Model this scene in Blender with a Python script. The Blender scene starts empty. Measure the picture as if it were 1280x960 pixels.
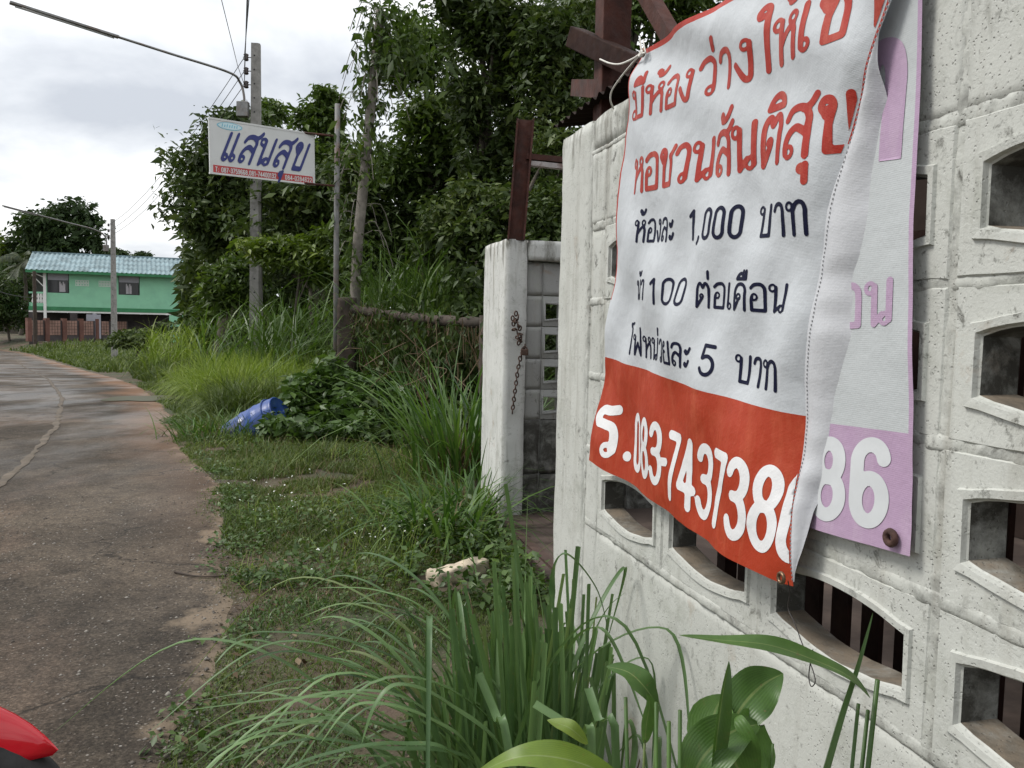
import bpy, bmesh, math, random
import numpy as np
from mathutils import Vector, Matrix, noise as mnoise

scene = bpy.context.scene
COL = scene.collection
rad = math.radians

# ---------------------------------------------------------------- camera
FPX, PITCH, ROLL, EYE = 1065.0, rad(4.1), .021, 1.32      # focal length in pixels of a 1280 wide frame
_f = np.array([0, math.cos(PITCH), -math.sin(PITCH)]); _r = np.array([1., 0, 0]); _u = np.array([0, math.sin(PITCH), math.cos(PITCH)])
CR = math.cos(ROLL)*_r+math.sin(ROLL)*_u
CU = -math.sin(ROLL)*_r+math.cos(ROLL)*_u
CF = _f
CAM = np.array([0, 0, EYE])
cam_data = bpy.data.cameras.new("camera"); cam = bpy.data.objects.new("camera", cam_data); COL.objects.link(cam)
cam_data.sensor_width = 36; cam_data.lens = 36*FPX/1280; cam_data.clip_start = .02; cam_data.clip_end = 5000
M = Matrix.Identity(4)
for i in range(3):
    M[i][0], M[i][1], M[i][2], M[i][3] = CR[i], CU[i], -CF[i], CAM[i]
cam.matrix_world = M
scene.camera = cam

# ---------------------------------------------------------------- sky, sun, exposure
SUN_EL, SUN_AZ = rad(52), rad(266)        # azimuth clockwise from +Y: from the left, over the road
world = bpy.data.worlds.new("World"); scene.world = world; world.use_nodes = True
wt = world.node_tree; wn, wl = wt.nodes, wt.links
wn.clear()
w_out = wn.new("ShaderNodeOutputWorld"); w_bg = wn.new("ShaderNodeBackground"); w_bg.inputs[1].default_value = .1
w_sky = wn.new("ShaderNodeTexSky"); w_sky.sky_type = 'NISHITA'; w_sky.sun_disc = False
w_sky.sun_elevation = SUN_EL; w_sky.sun_rotation = SUN_AZ
w_tc = wn.new("ShaderNodeTexCoord")
w_sep = wn.new("ShaderNodeSeparateXYZ"); wl.new(w_tc.outputs['Generated'], w_sep.inputs[0])
w_mx = wn.new("ShaderNodeMath"); w_mx.operation = 'MAXIMUM'; wl.new(w_sep.outputs[2], w_mx.inputs[0]); w_mx.inputs[1].default_value = 0
w_ad = wn.new("ShaderNodeMath"); w_ad.operation = 'ADD'; wl.new(w_mx.outputs[0], w_ad.inputs[0]); w_ad.inputs[1].default_value = .28
w_div = wn.new("ShaderNodeVectorMath"); w_div.operation = 'DIVIDE'; wl.new(w_tc.outputs['Generated'], w_div.inputs[0]); wl.new(w_ad.outputs[0], w_div.inputs[1])
w_n1 = wn.new("ShaderNodeTexNoise"); w_n1.inputs['Scale'].default_value = 1.5; w_n1.inputs['Detail'].default_value = 7; w_n1.inputs['Roughness'].default_value = .52; w_n1.inputs['Distortion'].default_value = .25
w_map = wn.new("ShaderNodeMapping"); w_map.inputs['Location'].default_value = (3.1, 1.7, .6)
wl.new(w_div.outputs[0], w_map.inputs[0]); wl.new(w_map.outputs[0], w_n1.inputs['Vector'])
w_rmp = wn.new("ShaderNodeValToRGB"); wl.new(w_n1.outputs['Fac'], w_rmp.inputs[0])
e = w_rmp.color_ramp.elements; e[0].position = .36; e[0].color = (.52, .55, .60, 1); e[1].position = .60; e[1].color = (1.0, 1.0, 1.0, 1)
e = w_rmp.color_ramp.elements.new(.47); e.color = (.72, .745, .78, 1)
# an overcast sky grows brighter towards the zenith
w_zen = wn.new("ShaderNodeMapRange"); wl.new(w_mx.outputs[0], w_zen.inputs[0]); w_zen.inputs[1].default_value = .0; w_zen.inputs[2].default_value = 1; w_zen.inputs[3].default_value = 9.6; w_zen.inputs[4].default_value = 13.5
w_mul = wn.new("ShaderNodeVectorMath"); w_mul.operation = 'SCALE'; wl.new(w_rmp.outputs[0], w_mul.inputs[0]); wl.new(w_zen.outputs[0], w_mul.inputs['Scale'])
w_mix = wn.new("ShaderNodeMix"); w_mix.data_type = 'RGBA'; w_mix.inputs[0].default_value = .94
wl.new(w_sky.outputs[0], w_mix.inputs[6]); wl.new(w_mul.outputs[0], w_mix.inputs[7]); wl.new(w_mix.outputs[2], w_bg.inputs[0]); wl.new(w_bg.outputs[0], w_out.inputs[0])

sun_data = bpy.data.lights.new("sun", 'SUN'); sun_data.energy = 2.1; sun_data.angle = rad(18); sun_data.color = (1, .965, .91)
sun = bpy.data.objects.new("sun", sun_data); COL.objects.link(sun)
sdir = Vector((math.sin(SUN_AZ)*math.cos(SUN_EL), math.cos(SUN_AZ)*math.cos(SUN_EL), math.sin(SUN_EL)))
sun.rotation_euler = sdir.to_track_quat('Z', 'Y').to_euler()
vs = scene.view_settings
vs.view_transform = 'Standard'; vs.look = 'None'; vs.gamma = 1.0; vs.exposure = 0.34; vs.use_curve_mapping = False
scene.cycles.max_bounces = 6; scene.cycles.transparent_max_bounces = 4

# ---------------------------------------------------------------- measuring helpers: rays of the surveyed camera
TH, WALL_D = rad(14.7), .803                              # heading of the wall, its distance from the viewer
WX = np.array([math.sin(TH), -math.cos(TH), 0]); WN = np.array([math.cos(TH), math.sin(TH), 0])   # along the wall towards the viewer / into the yard
def ray(x, y): return CR*(x-640)/FPX+CU*(480-y)/FPX+CF
def at_depth(x, y, Y): d = ray(x, y); return CAM+d*(Y/d[1])
def at_perp(x, y, dist): d = ray(x, y); return CAM+d*(dist/(d@WN))
W0 = at_perp(697, 405, WALL_D); W0[2] = 0
def wall_sz(x, y, p=0):                                    # wall coordinates of a point p metres in front of the wall
    P = at_perp(x, y, WALL_D-p); return float((P-W0)@WX), float(P[2])
def sst(t): t = np.clip(t, 0, 1); return t*t*(3-2*t)
def gz(Y): return -1.15*sst((np.asarray(Y, float)-8)/37)
def at_ground(x, y):
    d = ray(x, y); lo, hi = .5, 200
    for _ in range(50):
        m = (lo+hi)/2; P = CAM+d*m
        if P[2] > gz(P[1]): lo = m
        else: hi = m
    return CAM+d*lo
def vnoise(P, scale=1.0, seed=0):
    """smooth value noise in -1..1 for an (n,3) array"""
    P = np.asarray(P, float)*scale+seed*17.31
    I = np.floor(P).astype(np.int64); Fr = P-I; Fr = Fr*Fr*(3-2*Fr)
    def h(a, b, c):
        n = (a*374761393+b*668265263+c*2147483647+seed*1274126177) & 0xffffffff
        n = ((n ^ (n >> 13))*1274126177) & 0xffffffff
        return ((n ^ (n >> 16)) & 0xffff)/32767.5-1
    out = 0
    for dx in (0, 1):
        for dy in (0, 1):
            for dz in (0, 1):
                w = (Fr[:,0] if dx else 1-Fr[:,0])*(Fr[:,1] if dy else 1-Fr[:,1])*(Fr[:,2] if dz else 1-Fr[:,2])
                out = out+w*h(I[:,0]+dx, I[:,1]+dy, I[:,2]+dz)
    return out
def fnoise(P, scale, seed=0): return vnoise(P, scale, seed)*.6+vnoise(P, scale*2.1, seed+3)*.3+vnoise(P, scale*4.3, seed+7)*.15

# ---------------------------------------------------------------- object helpers
def props(o, label=None, cat=None, group=None, kind=None):
    if label: o['label'] = label
    if cat: o['category'] = cat
    if group: o['group'] = group
    if kind: o['kind'] = kind
    return o
def empty(name, loc=(0,0,0), rz=0.0, label=None, cat=None, group=None, kind=None):
    o = bpy.data.objects.new(name, None); COL.objects.link(o); o.empty_display_size = .1
    o.location = tuple(float(v) for v in loc); o.rotation_euler = (0, 0, rz)
    return props(o, label, cat, group, kind)
def link(name, me, parent=None, **k):
    o = bpy.data.objects.new(name, me); COL.objects.link(o)
    if parent is not None: o.parent = parent
    return props(o, **k)
def mk(name, V, Fc, mat, parent=None, smooth=False, uv=None, midx=None, **k):
    """one mesh object from vertex and face lists (or numpy arrays with equal sized faces)"""
    me = bpy.data.meshes.new(name)
    V = np.asarray(V, np.float32)
    if isinstance(Fc, np.ndarray):
        n = Fc.shape[1]
        me.vertices.add(len(V)); me.vertices.foreach_set('co', V.ravel())
        me.loops.add(Fc.size); me.loops.foreach_set('vertex_index', Fc.astype(np.int32).ravel())
        me.polygons.add(len(Fc)); me.polygons.foreach_set('loop_start', np.arange(0, Fc.size, n, dtype=np.int32))
        me.update(calc_edges=True)
    else:
        me.from_pydata(V.tolist(), [], [list(f) for f in Fc]); me.update()
    for m in (mat if isinstance(mat, (list, tuple)) else [mat]): me.materials.append(m)
    if midx is not None: me.polygons.foreach_set('material_index', np.asarray(midx, np.int32))
    if smooth: me.polygons.foreach_set('use_smooth', np.ones(len(me.polygons), bool))
    if uv is not None:
        L = me.uv_layers.new(name="UVMap"); vi = np.empty(len(me.loops), np.int32); me.loops.foreach_get('vertex_index', vi)
        L.data.foreach_set('uv', np.asarray(uv, np.float32)[vi].ravel())
    return link(name, me, parent, **k)
class Geo:
    """collects simple solids into one mesh"""
    def __init__(s): s.V, s.F = [], []
    def add(s, V, F):
        n = len(s.V); s.V += [tuple(map(float, v)) for v in V]; s.F += [[i+n for i in f] for f in F]; return s
    def box(s, lo, hi):
        x0, y0, z0 = lo; x1, y1, z1 = hi
        return s.add([(x0,y0,z0),(x1,y0,z0),(x1,y1,z0),(x0,y1,z0),(x0,y0,z1),(x1,y0,z1),(x1,y1,z1),(x0,y1,z1)],
                     [(0,3,2,1),(4,5,6,7),(0,1,5,4),(1,2,6,5),(2,3,7,6),(3,0,4,7)])
    def tube(s, pts, r, n=8, cap=True):
        pts = [np.array(p, float) for p in pts]; rs = r if isinstance(r, (list, tuple, np.ndarray)) else [r]*len(pts)
        V, F, ref = [], [], None
        for i, p in enumerate(pts):
            t = pts[min(i+1, len(pts)-1)]-pts[max(i-1, 0)]; t = t/(np.linalg.norm(t)+1e-12)
            if ref is None: ref = np.array([0,0,1.]) if abs(t[2]) < .9 else np.array([1.,0,0])
            a = np.cross(t, ref); a /= np.linalg.norm(a)+1e-12; b = np.cross(t, a); ref = -b if False else np.cross(a, t)
            for k in range(n):
                q = 2*math.pi*k/n; V.append(p+rs[i]*(math.cos(q)*a+math.sin(q)*b))
        for i in range(len(pts)-1):
            for k in range(n):
                F.append((i*n+k, i*n+(k+1)%n, (i+1)*n+(k+1)%n, (i+1)*n+k))
        if cap: F += [tuple(range(n))[::-1], tuple((len(pts)-1)*n+k for k in range(n))]
        return s.add(V, F)
    def beam(s, a, b, w, h, up=(0,0,1)):
        """rectangular bar from a to b"""
        a, b = np.array(a, float), np.array(b, float); t = (b-a)/np.linalg.norm(b-a); x = np.cross(t, np.array(up, float))
        if np.linalg.norm(x) < 1e-6: x = np.array([1.,0,0])
        x /= np.linalg.norm(x); z = np.cross(x, t)
        c = [(-w/2,-h/2),(w/2,-h/2),(w/2,h/2),(-w/2,h/2)]
        return s.add([a+x*i+z*j for i, j in c]+[b+x*i+z*j for i, j in c], [(0,1,2,3)[::-1],(4,5,6,7),(0,1,5,4),(1,2,6,5),(2,3,7,6),(3,0,4,7)])
    def lathe(s, prof, n=20, org=(0,0,0)):
        V, F = [], []
        for r, z in prof:
            for k in range(n): V.append((org[0]+r*math.cos(2*math.pi*k/n), org[1]+r*math.sin(2*math.pi*k/n), org[2]+z))
        for i in range(len(prof)-1):
            for k in range(n): F.append((i*n+k, i*n+(k+1)%n, (i+1)*n+(k+1)%n, (i+1)*n+k))
        return s.add(V, F)
    def torus(s, c, R, r, ax_u, ax_v, n=14, m=6, sx=1.0):
        c, u, v = np.array(c, float), np.array(ax_u, float), np.array(ax_v, float); w = np.cross(u, v); V, F = [], []
        for i in range(n):
            q = 2*math.pi*i/n; d = u*math.cos(q)*sx+v*math.sin(q); p = c+R*d
            for k in range(m):
                g = 2*math.pi*k/m; V.append(p+r*(math.cos(g)*(u*math.cos(q)+v*math.sin(q))+math.sin(g)*w))
        for i in range(n):
            for k in range(m): F.append((i*m+k, ((i+1)%n)*m+k, ((i+1)%n)*m+(k+1)%m, i*m+(k+1)%m))
        return s.add(V, F)
    def make(s, name, mat, parent=None, smooth=False, bevel=0.0, **k):
        o = mk(name, s.V, s.F, mat, parent, smooth, **k)
        if bevel:
            bm = bmesh.new(); bm.from_mesh(o.data); bmesh.ops.recalc_face_normals(bm, faces=bm.faces)
            bmesh.ops.bevel(bm, geom=list(bm.edges), offset=bevel, segments=2, affect='EDGES', profile=.5, clamp_overlap=True); bm.to_mesh(o.data); bm.free()
        return o
def rough_box(lo, hi, cell, amp, scale, seed=0, round_=.008):
    """a cast block: subdivided box with rounded, uneven faces"""
    lo, hi = np.array(lo, float), np.array(hi, float); V, F, idx = [], [], {}
    ns = np.maximum(1, np.round((hi-lo)/cell).astype(int))
    def vert(p):
        k = tuple(np.round(p, 5))
        if k not in idx: idx[k] = len(V); V.append(p)
        return idx[k]
    for ax in range(3):
        a, b = (ax+1)%3, (ax+2)%3
        for side in (0, 1):
            g = [[None]*(ns[b]+1) for _ in range(ns[a]+1)]
            for i in range(ns[a]+1):
                for j in range(ns[b]+1):
                    p = np.zeros(3); p[ax] = (lo, hi)[side][ax]; p[a] = lo[a]+(hi[a]-lo[a])*i/ns[a]; p[b] = lo[b]+(hi[b]-lo[b])*j/ns[b]
                    g[i][j] = vert(p)
            for i in range(ns[a]):
                for j in range(ns[b]):
                    q = (g[i][j], g[i+1][j], g[i+1][j+1], g[i][j+1]); F.append(q if side else q[::-1])
    V = np.array(V)
    q = np.clip(V, lo+round_, hi-round_); d = V-q; n = np.linalg.norm(d, axis=1, keepdims=True)
    V = q+np.where(n > 0, d/np.maximum(n, 1e-9), 0)*round_
    dirn = np.where(n > 0, d/np.maximum(n, 1e-9), 0)
    V = V+dirn*(fnoise(V, scale, seed)*amp)[:, None]
    return V, np.array(F)
# ---------------------------------------------------------------- materials
def nodes_of(name):
    m = bpy.data.materials.new(name); m.use_nodes = True; t = m.node_tree
    return m, t, t.nodes, t.links, t.nodes['Principled BSDF']
def N(t, typ, **k):
    n = t.nodes.new(typ)
    for a, v in k.items(): setattr(n, a, v)
    return n
def noise(t, vec, scale, detail=5, rough=.55, dist=0.0):
    n = N(t, "ShaderNodeTexNoise"); n.inputs['Scale'].default_value = scale; n.inputs['Detail'].default_value = detail
    n.inputs['Roughness'].default_value = rough; n.inputs['Distortion'].default_value = dist
    if vec is not None: t.links.new(vec, n.inputs['Vector'])
    return n.outputs['Fac']
def ramp(t, fac, *stops):
    r = N(t, "ShaderNodeValToRGB"); t.links.new(fac, r.inputs[0]); e = r.color_ramp.elements
    while len(e) < len(stops): e.new(.5)
    for s, (p, c) in zip(e, stops):
        s.position = p; s.color = (*c, 1) if isinstance(c, (tuple, list)) else (c, c, c, 1)
    return r.outputs[0]
def mix(t, fac, a, b, blend='MIX'):
    m = N(t, "ShaderNodeMix", data_type='RGBA', blend_type=blend)
    for sock, v in ((m.inputs[0], fac), (m.inputs[6], a), (m.inputs[7], b)):
        if hasattr(v, 'is_linked') or hasattr(v, 'links'): t.links.new(v, sock)
        elif isinstance(v, (tuple, list)): sock.default_value = (*v, 1)
        else: sock.default_value = v
    return m.outputs[2]
def math_(t, op, a, b=0.0, clamp=False):
    m = N(t, "ShaderNodeMath", operation=op, use_clamp=clamp)
    for sock, v in ((m.inputs[0], a), (m.inputs[1], b)):
        if hasattr(v, 'links'): t.links.new(v, sock)
        else: sock.default_value = v
    return m.outputs[0]
def position(t, scale=(1,1,1), rz=0.0):
    g = N(t, "ShaderNodeNewGeometry")
    mp = N(t, "ShaderNodeMapping"); mp.inputs['Scale'].default_value = scale; mp.inputs['Rotation'].default_value = (0,0,rz); t.links.new(g.outputs['Position'], mp.inputs[0])
    return mp.outputs[0]
def objco(t, scale=(1,1,1)):
    g = N(t, "ShaderNodeTexCoord"); mp = N(t, "ShaderNodeMapping"); mp.inputs['Scale'].default_value = scale; t.links.new(g.outputs['Object'], mp.inputs[0])
    return mp.outputs[0]
def bump(t, bsdf, h, strength=.4, dist=.01, prev=None):
    b = N(t, "ShaderNodeBump"); b.inputs['Strength'].default_value = strength; b.inputs['Distance'].default_value = dist
    t.links.new(h, b.inputs['Height'])
    if prev: t.links.new(prev, b.inputs['Normal'])
    t.links.new(b.outputs[0], bsdf.inputs['Normal']); return b.outputs[0]
def simple(name, col, rough=.6, var=.25, scale=6, bmp=.25, bscale=40, metal=0.0, spec=.5, dirt=None, dirt_amt=.5, bdist=.004):
    """a plain paint or material with mottling, a little relief and optional dirt patches"""
    m, t, n, l, b = nodes_of(name); v = position(t)
    f = noise(t, v, scale, 6)
    c = ramp(t, f, (.25, tuple(x*(1-var) for x in col)), (.75, tuple(min(1, x*(1+var)) for x in col)))
    if dirt:
        d = ramp(t, noise(t, v, scale*.7, 8, .65, .3), (.48, 0.0), (.66, dirt_amt)); c = mix(t, d, c, dirt)
    l.new(c, b.inputs['Base Color'])
    b.inputs['Metallic'].default_value = metal; b.inputs['Specular IOR Level'].default_value = spec
    r = ramp(t, noise(t, v, scale*2.3, 4), (.3, max(0, rough-.12)), (.7, min(1, rough+.12))); l.new(r, b.inputs['Roughness'])
    if bmp: bump(t, b, noise(t, v, bscale, 5), bmp, bdist)
    return m
def leaf_mat(name, c0, c1, c2, trans=.3, rough=.45, spec=.35, big=.0):
    """leaves: each leaf its own tint between three colours"""
    m, t, n, l, b = nodes_of(name)
    g = N(t, "ShaderNodeNewGeometry")
    f = g.outputs['Random Per Island']
    if big:                                               # patches of younger and older growth
        nz = noise(t, g.outputs['Position'], big, 3); f = math_(t, 'ADD', math_(t, 'MULTIPLY', f, .55), math_(t, 'MULTIPLY', math_(t, 'SUBTRACT', nz, .28), 1.0), True)
    c = ramp(t, f, (0.0, c0), (.55, c1), (1.0, c2))
    l.new(c, b.inputs['Base Color']); b.inputs['Roughness'].default_value = rough; b.inputs['Specular IOR Level'].default_value = spec
    tr = N(t, "ShaderNodeBsdfTranslucent"); c2_ = mix(t, 1.0, c, (1.15, 1.25, .6), 'MULTIPLY'); l.new(c2_, tr.inputs['Color'])
    mx = N(t, "ShaderNodeMixShader"); mx.inputs[0].default_value = trans; l.new(b.outputs[0], mx.inputs[1]); l.new(tr.outputs[0], mx.inputs[2])
    l.new(mx.outputs[0], n['Material Output'].inputs['Surface'])
    return m
def make_wall_paint(name, base=(.525,.535,.495), top=None, streak=.55, mould=0.0, sill=False, mlo=.34):
    """old whitewash on concrete: pits, green grey grime, runs from the top, dirt lying on ledges"""
    m, t, n, l, b = nodes_of(name); v = position(t)
    c = ramp(t, noise(t, v, 3.5, 6, .6), (.3, tuple(x*.9 for x in base)), (.7, base))
    g1 = ramp(t, noise(t, v, 9, 9, .72, .4), (.515, 0.0), (.69, .68)); c = mix(t, g1, c, (.33, .34, .295))
    vs_ = position(t, (9, 9, .55)); s1 = ramp(t, noise(t, vs_, 2.2, 6, .6), (.54, 0.0), (.72, streak)); c = mix(t, s1, c, (.27, .255, .215))
    bk = math_(t, 'MULTIPLY', ramp(t, noise(t, v, 26, 8, .74, .5), (.565, 0.0), (.65, .85)), ramp(t, noise(t, v, 2.2, 4), (.45, 0.0), (.58, 1.0))); c = mix(t, bk, c, (.07, .068, .055))
    sp = ramp(t, noise(t, v, 95, 3, .6), (.63, 0.0), (.70, .65)); c = mix(t, sp, c, (.22, .22, .2))
    rs = ramp(t, noise(t, v, 4.3, 7, .7, .5), (.63, 0.0), (.72, .5)); c = mix(t, rs, c, (.30, .20, .12))
    if top:                                               # black mould working down from the wet top edge
        gp = N(t, "ShaderNodeNewGeometry"); sx = N(t, "ShaderNodeSeparateXYZ"); l.new(gp.outputs['Position'], sx.inputs[0])
        mr = N(t, "ShaderNodeMapRange"); l.new(sx.outputs[2], mr.inputs[0]); mr.inputs[1].default_value = top-.55; mr.inputs[2].default_value = top; mr.inputs[3].default_value = -.16; mr.inputs[4].default_value = .16
        k = math_(t, 'ADD', noise(t, position(t, (7, 7, 1.6)), 1.6, 8, .65), mr.outputs[0]); k = ramp(t, k, (.60, 0.0), (.72, .85)); c = mix(t, k, c, (.13, .125, .10))
    if mould:                                             # black mould in blotches on the damp inner faces
        c = mix(t, ramp(t, noise(t, v, 11, 8, .7, .4), (mlo, 0.0), (mlo+.20, mould)), c, (.055, .053, .045))
    gn = N(t, "ShaderNodeNewGeometry"); sn = N(t, "ShaderNodeSeparateXYZ"); l.new(gn.outputs['True Normal'], sn.inputs[0])
    if sill: led = math_(t, 'MULTIPLY', ramp(t, sn.outputs[2], (.78, 0.0), (.92, 1.0)), ramp(t, noise(t, v, 16, 7, .7), (.36, .25), (.58, .95)))
        # dirt lying on the sills
    if sill: c = mix(t, led, c, (.215, .175, .130))
    l.new(c, b.inputs['Base Color']); b.inputs['Roughness'].default_value = .72; b.inputs['Specular IOR Level'].default_value = .35
    p = bump(t, b, noise(t, v, 210, 4, .6), .30, .003)
    pv = N(t, "ShaderNodeTexVoronoi"); pv.inputs['Scale'].default_value = 130; pvv = N(t, "ShaderNodeVectorMath", operation='ADD'); l.new(v, pvv.inputs[0]); pvn = N(t, "ShaderNodeTexNoise"); pvn.inputs['Scale'].default_value = 60; l.new(v, pvn.inputs['Vector']); pvs = N(t, "ShaderNodeVectorMath", operation='SCALE'); pvs.inputs['Scale'].default_value = .012; l.new(pvn.outputs['Color'], pvs.inputs[0]); l.new(pvs.outputs[0], pvv.inputs[1]); l.new(pvv.outputs[0], pv.inputs['Vector'])
    pit = math_(t, 'MULTIPLY', ramp(t, pv.outputs['Distance'], (.10, 1.0), (.24, 0.0)), ramp(t, noise(t, v, 6, 5), (.44, 0.0), (.56, 1.0)))
    p = bump(t, b, math_(t, 'SUBTRACT', 1.0, pit), .55, .004, p)
    c2 = mix(t, math_(t, 'MULTIPLY', pit, .38), c, (.19, .19, .17)); l.new(c2, b.inputs['Base Color'])
    fl = ramp(t, noise(t, v, 13, 9, .62, .3), (.485, 0.0), (.505, 1.0)); p = bump(t, b, fl, .30, .0022, p)
    p = bump(t, b, noise(t, v, 11, 3, .5), .14, .010, p)
    return m
M_wall = make_wall_paint("old_whitewash", top=1.90, streak=.45)
M_pier = make_wall_paint("pier_whitewash", (.60,.605,.575), top=1.88, streak=.9)
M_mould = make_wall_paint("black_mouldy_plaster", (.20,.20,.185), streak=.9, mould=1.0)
M_panel = make_wall_paint("shaded_return_whitewash", (.34,.34,.325), top=2.2, streak=.8)  # canopy shade over this white wall is painted in as a greyer base
M_mortar = make_wall_paint("painted_mortar", (.50,.51,.47), streak=.7, mould=.75, mlo=.50)
M_reveal = make_wall_paint("mouldy_shaded_inner_faces", (.36,.37,.345), streak=.6, mould=.97, sill=True)  # mould, plus a darkened base that paints shade into the openings
def make_fabric(name, col, weave=900, fade=None, rough=.5, spec=.25, dirty=.35):
    m, t, n, l, b = nodes_of(name); v = position(t)
    c = ramp(t, noise(t, v, 5, 5, .6), (.3, tuple(x*.93 for x in col)), (.7, col))
    if fade:
        f = ramp(t, noise(t, position(t, (14, 14, 3.0)), 2.0, 7, .7, .6), (.48, 0.0), (.72, .75)); c = mix(t, f, c, fade)
    d = ramp(t, noise(t, v, 22, 8, .7), (.60, 0.0), (.80, dirty)); c = mix(t, d, c, tuple(x*.62+.02 for x in col))
    l.new(c, b.inputs['Base Color']); b.inputs['Roughness'].default_value = rough; b.inputs['Specular IOR Level'].default_value = spec
    w = N(t, "ShaderNodeTexWave", wave_type='BANDS', bands_direction='Z'); w.inputs['Scale'].default_value = weave/6.28; w.inputs['Distortion'].default_value = .4; l.new(v, w.inputs['Vector'])
    p = bump(t, b, w.outputs['Fac'], .10, .001)
    p = bump(t, b, noise(t, v, 30, 6, .65), .32, .006, p)
    bump(t, b, noise(t, position(t, (1,1,.45)), 85, 4, .6, 1.2), .16, .003, p)
    return m
M_vinyl = make_fabric("white_vinyl", (.52,.545,.565), spec=.3)
M_vinylback = make_fabric("vinyl_reverse", (.55,.56,.58))
M_orange = make_fabric("red_orange_print", (.36,.040,.014), fade=(.43,.085,.038))
M_redink = make_fabric("red_ink", (.36,.030,.018), fade=(.46,.11,.075))
M_navyink = make_fabric("navy_ink", (.006,.0075,.028), spec=.12, dirty=0)
M_whiteink = make_fabric("white_ink", (.74,.74,.74))
M_fadedvinyl = make_fabric("faded_vinyl", (.48,.505,.51), weave=700)
M_pink = make_fabric("faded_pink_print", (.42,.295,.42), weave=700, fade=(.46,.35,.45))
M_edge = make_fabric("red_hem", (.42,.045,.03))
M_rust = simple("rusty_steel", (.062,.020,.013), .88, .5, 12, .5, 70, dirt=(.035,.02,.016), dirt_amt=.8)
M_rustdark = simple("dark_brown_steel", (.026,.0125,.010), .8, .4, 14, .3, 60, spec=.15, dirt=(.05,.025,.015))
M_rail = simple("rail_steel", (.075,.045,.035), .7, .4, 9, .4, 60)
M_concrete = simple("pole_concrete", (.27,.26,.245), .85, .2, 9, .4, 60, dirt=(.13,.125,.115), dirt_amt=.6)
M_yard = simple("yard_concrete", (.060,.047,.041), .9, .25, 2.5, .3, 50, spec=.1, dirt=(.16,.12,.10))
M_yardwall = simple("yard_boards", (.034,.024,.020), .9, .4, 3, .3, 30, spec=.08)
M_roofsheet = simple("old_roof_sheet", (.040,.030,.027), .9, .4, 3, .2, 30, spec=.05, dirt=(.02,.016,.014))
M_galv = simple("grey_steel", (.20,.20,.195), .45, .25, 8, .15, 60, metal=.6, dirt=(.12,.06,.03))
M_polegrey = simple("weathered_pipe", (.15,.15,.145), .65, .35, 8, .25, 60, dirt=(.14,.06,.03), dirt_amt=.7)
M_insul = simple("brown_porcelain", (.035,.022,.018), .25, .2, 10, 0)
M_cable = simple("cable_black", (.03,.03,.032), .6, .1, 4, 0)
M_wood = simple("rotten_wood", (.055,.040,.030), .9, .45, 7, .7, 35, dirt=(.02,.02,.014))
M_bark = simple("bark", (.085,.070,.055), .9, .4, 8, .8, 30, dirt=(.04,.05,.03), bdist=.02)
M_barkpale = simple("pale_dead_bark", (.20,.18,.155), .9, .35, 8, .7, 30, dirt=(.07,.06,.045), bdist=.015)
M_string = simple("white_string", (.62,.60,.55), .8, .1, 20, .3, 300)
M_wire = simple("thin_wire", (.035,.03,.028), .5, .2, 20, 0)
M_chain = simple("rusty_chain", (.07,.04,.028), .65, .4, 30, .4, 150, metal=.3)
M_eyelet = simple("brass_eyelet", (.16,.10,.06), .4, .4, 60, .2, 200, metal=.7)
M_eyerust = simple("rusted_eyelet", (.06,.028,.02), .8, .5, 60, .5, 200)
M_drum = simple("blue_plastic", (.020,.060,.23), .38, .2, 5, .08, 30, dirt=(.11,.095,.075), dirt_amt=.7)
M_slab = simple("pale_broken_stone", (.52,.44,.33), .9, .25, 14, .7, 40)
M_gravel = leaf_mat("small_stones", (.07,.06,.05), (.13,.115,.10), (.27,.25,.22), 0, .9, .2)
M_petal = simple("white_petals", (.72,.74,.68), .6, .1, 20, 0)
M_signw = simple("sign_white_sheet", (.60,.61,.60), .35, .05, 4, .03, 20, dirt=(.5,.49,.46), dirt_amt=.4)
M_signblue = simple("sign_navy_paint", (.012,.022,.16), .4, .1, 5, 0)
M_signred = simple("sign_red_paint", (.42,.035,.035), .4, .15, 5, 0)
M_signcyan = simple("sign_light_blue_paint", (.20,.50,.62), .4, .15, 9, 0)
M_signpale = simple("sign_pale_paint", (.55,.70,.74), .4, .1, 5, 0)
M_lens = simple("lamp_cover", (.45,.46,.46), .3, .1, 5, 0)
M_mint = simple("mint_paint", (.25,.55,.36), .7, .08, 1.5, .1, 20, dirt=(.20,.44,.30))
M_green = simple("dark_green_paint", (.030,.19,.075), .6, .2, 2, .1, 20)
M_roofblue = simple("blue_roof_tiles", (.20,.28,.305), .75, .35, 1.6, .15, 12, dirt=(.10,.14,.15), dirt_amt=.85)
M_houseglass, _t, _n, _l, _b = nodes_of("dark_window_glass"); _b.inputs['Base Color'].default_value = (.018,.02,.022,1); _b.inputs['Roughness'].default_value = .12
M_curtain = simple("pale_curtain", (.42,.40,.42), .9, .15, 6, 0)
M_greypanel = simple("grey_panel", (.32,.32,.36), .5, .1, 4, 0)
M_whitepaint = simple("white_house_paint", (.72,.72,.70), .6, .08, 3, 0)
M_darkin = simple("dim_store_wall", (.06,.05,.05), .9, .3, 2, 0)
M_brick = simple("fence_brick", (.27,.165,.13), .85, .3, 2, .2, 20, dirt=(.2,.12,.09))
M_brickpost = simple("fence_post_brown", (.13,.06,.045), .85, .3, 2, .2, 20)
M_red = simple("red_gloss_plastic", (.52,.008,.018), .14, .08, 3, 0, spec=.6)
M_black = simple("black_plastic", (.012,.012,.013), .45, .2, 8, .05, 60)
M_tyre = simple("tyre_rubber", (.018,.018,.018), .85, .2, 12, .3, 80)
M_chrome = simple("bright_metal", (.55,.55,.56), .18, .05, 5, 0, metal=1)
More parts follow.
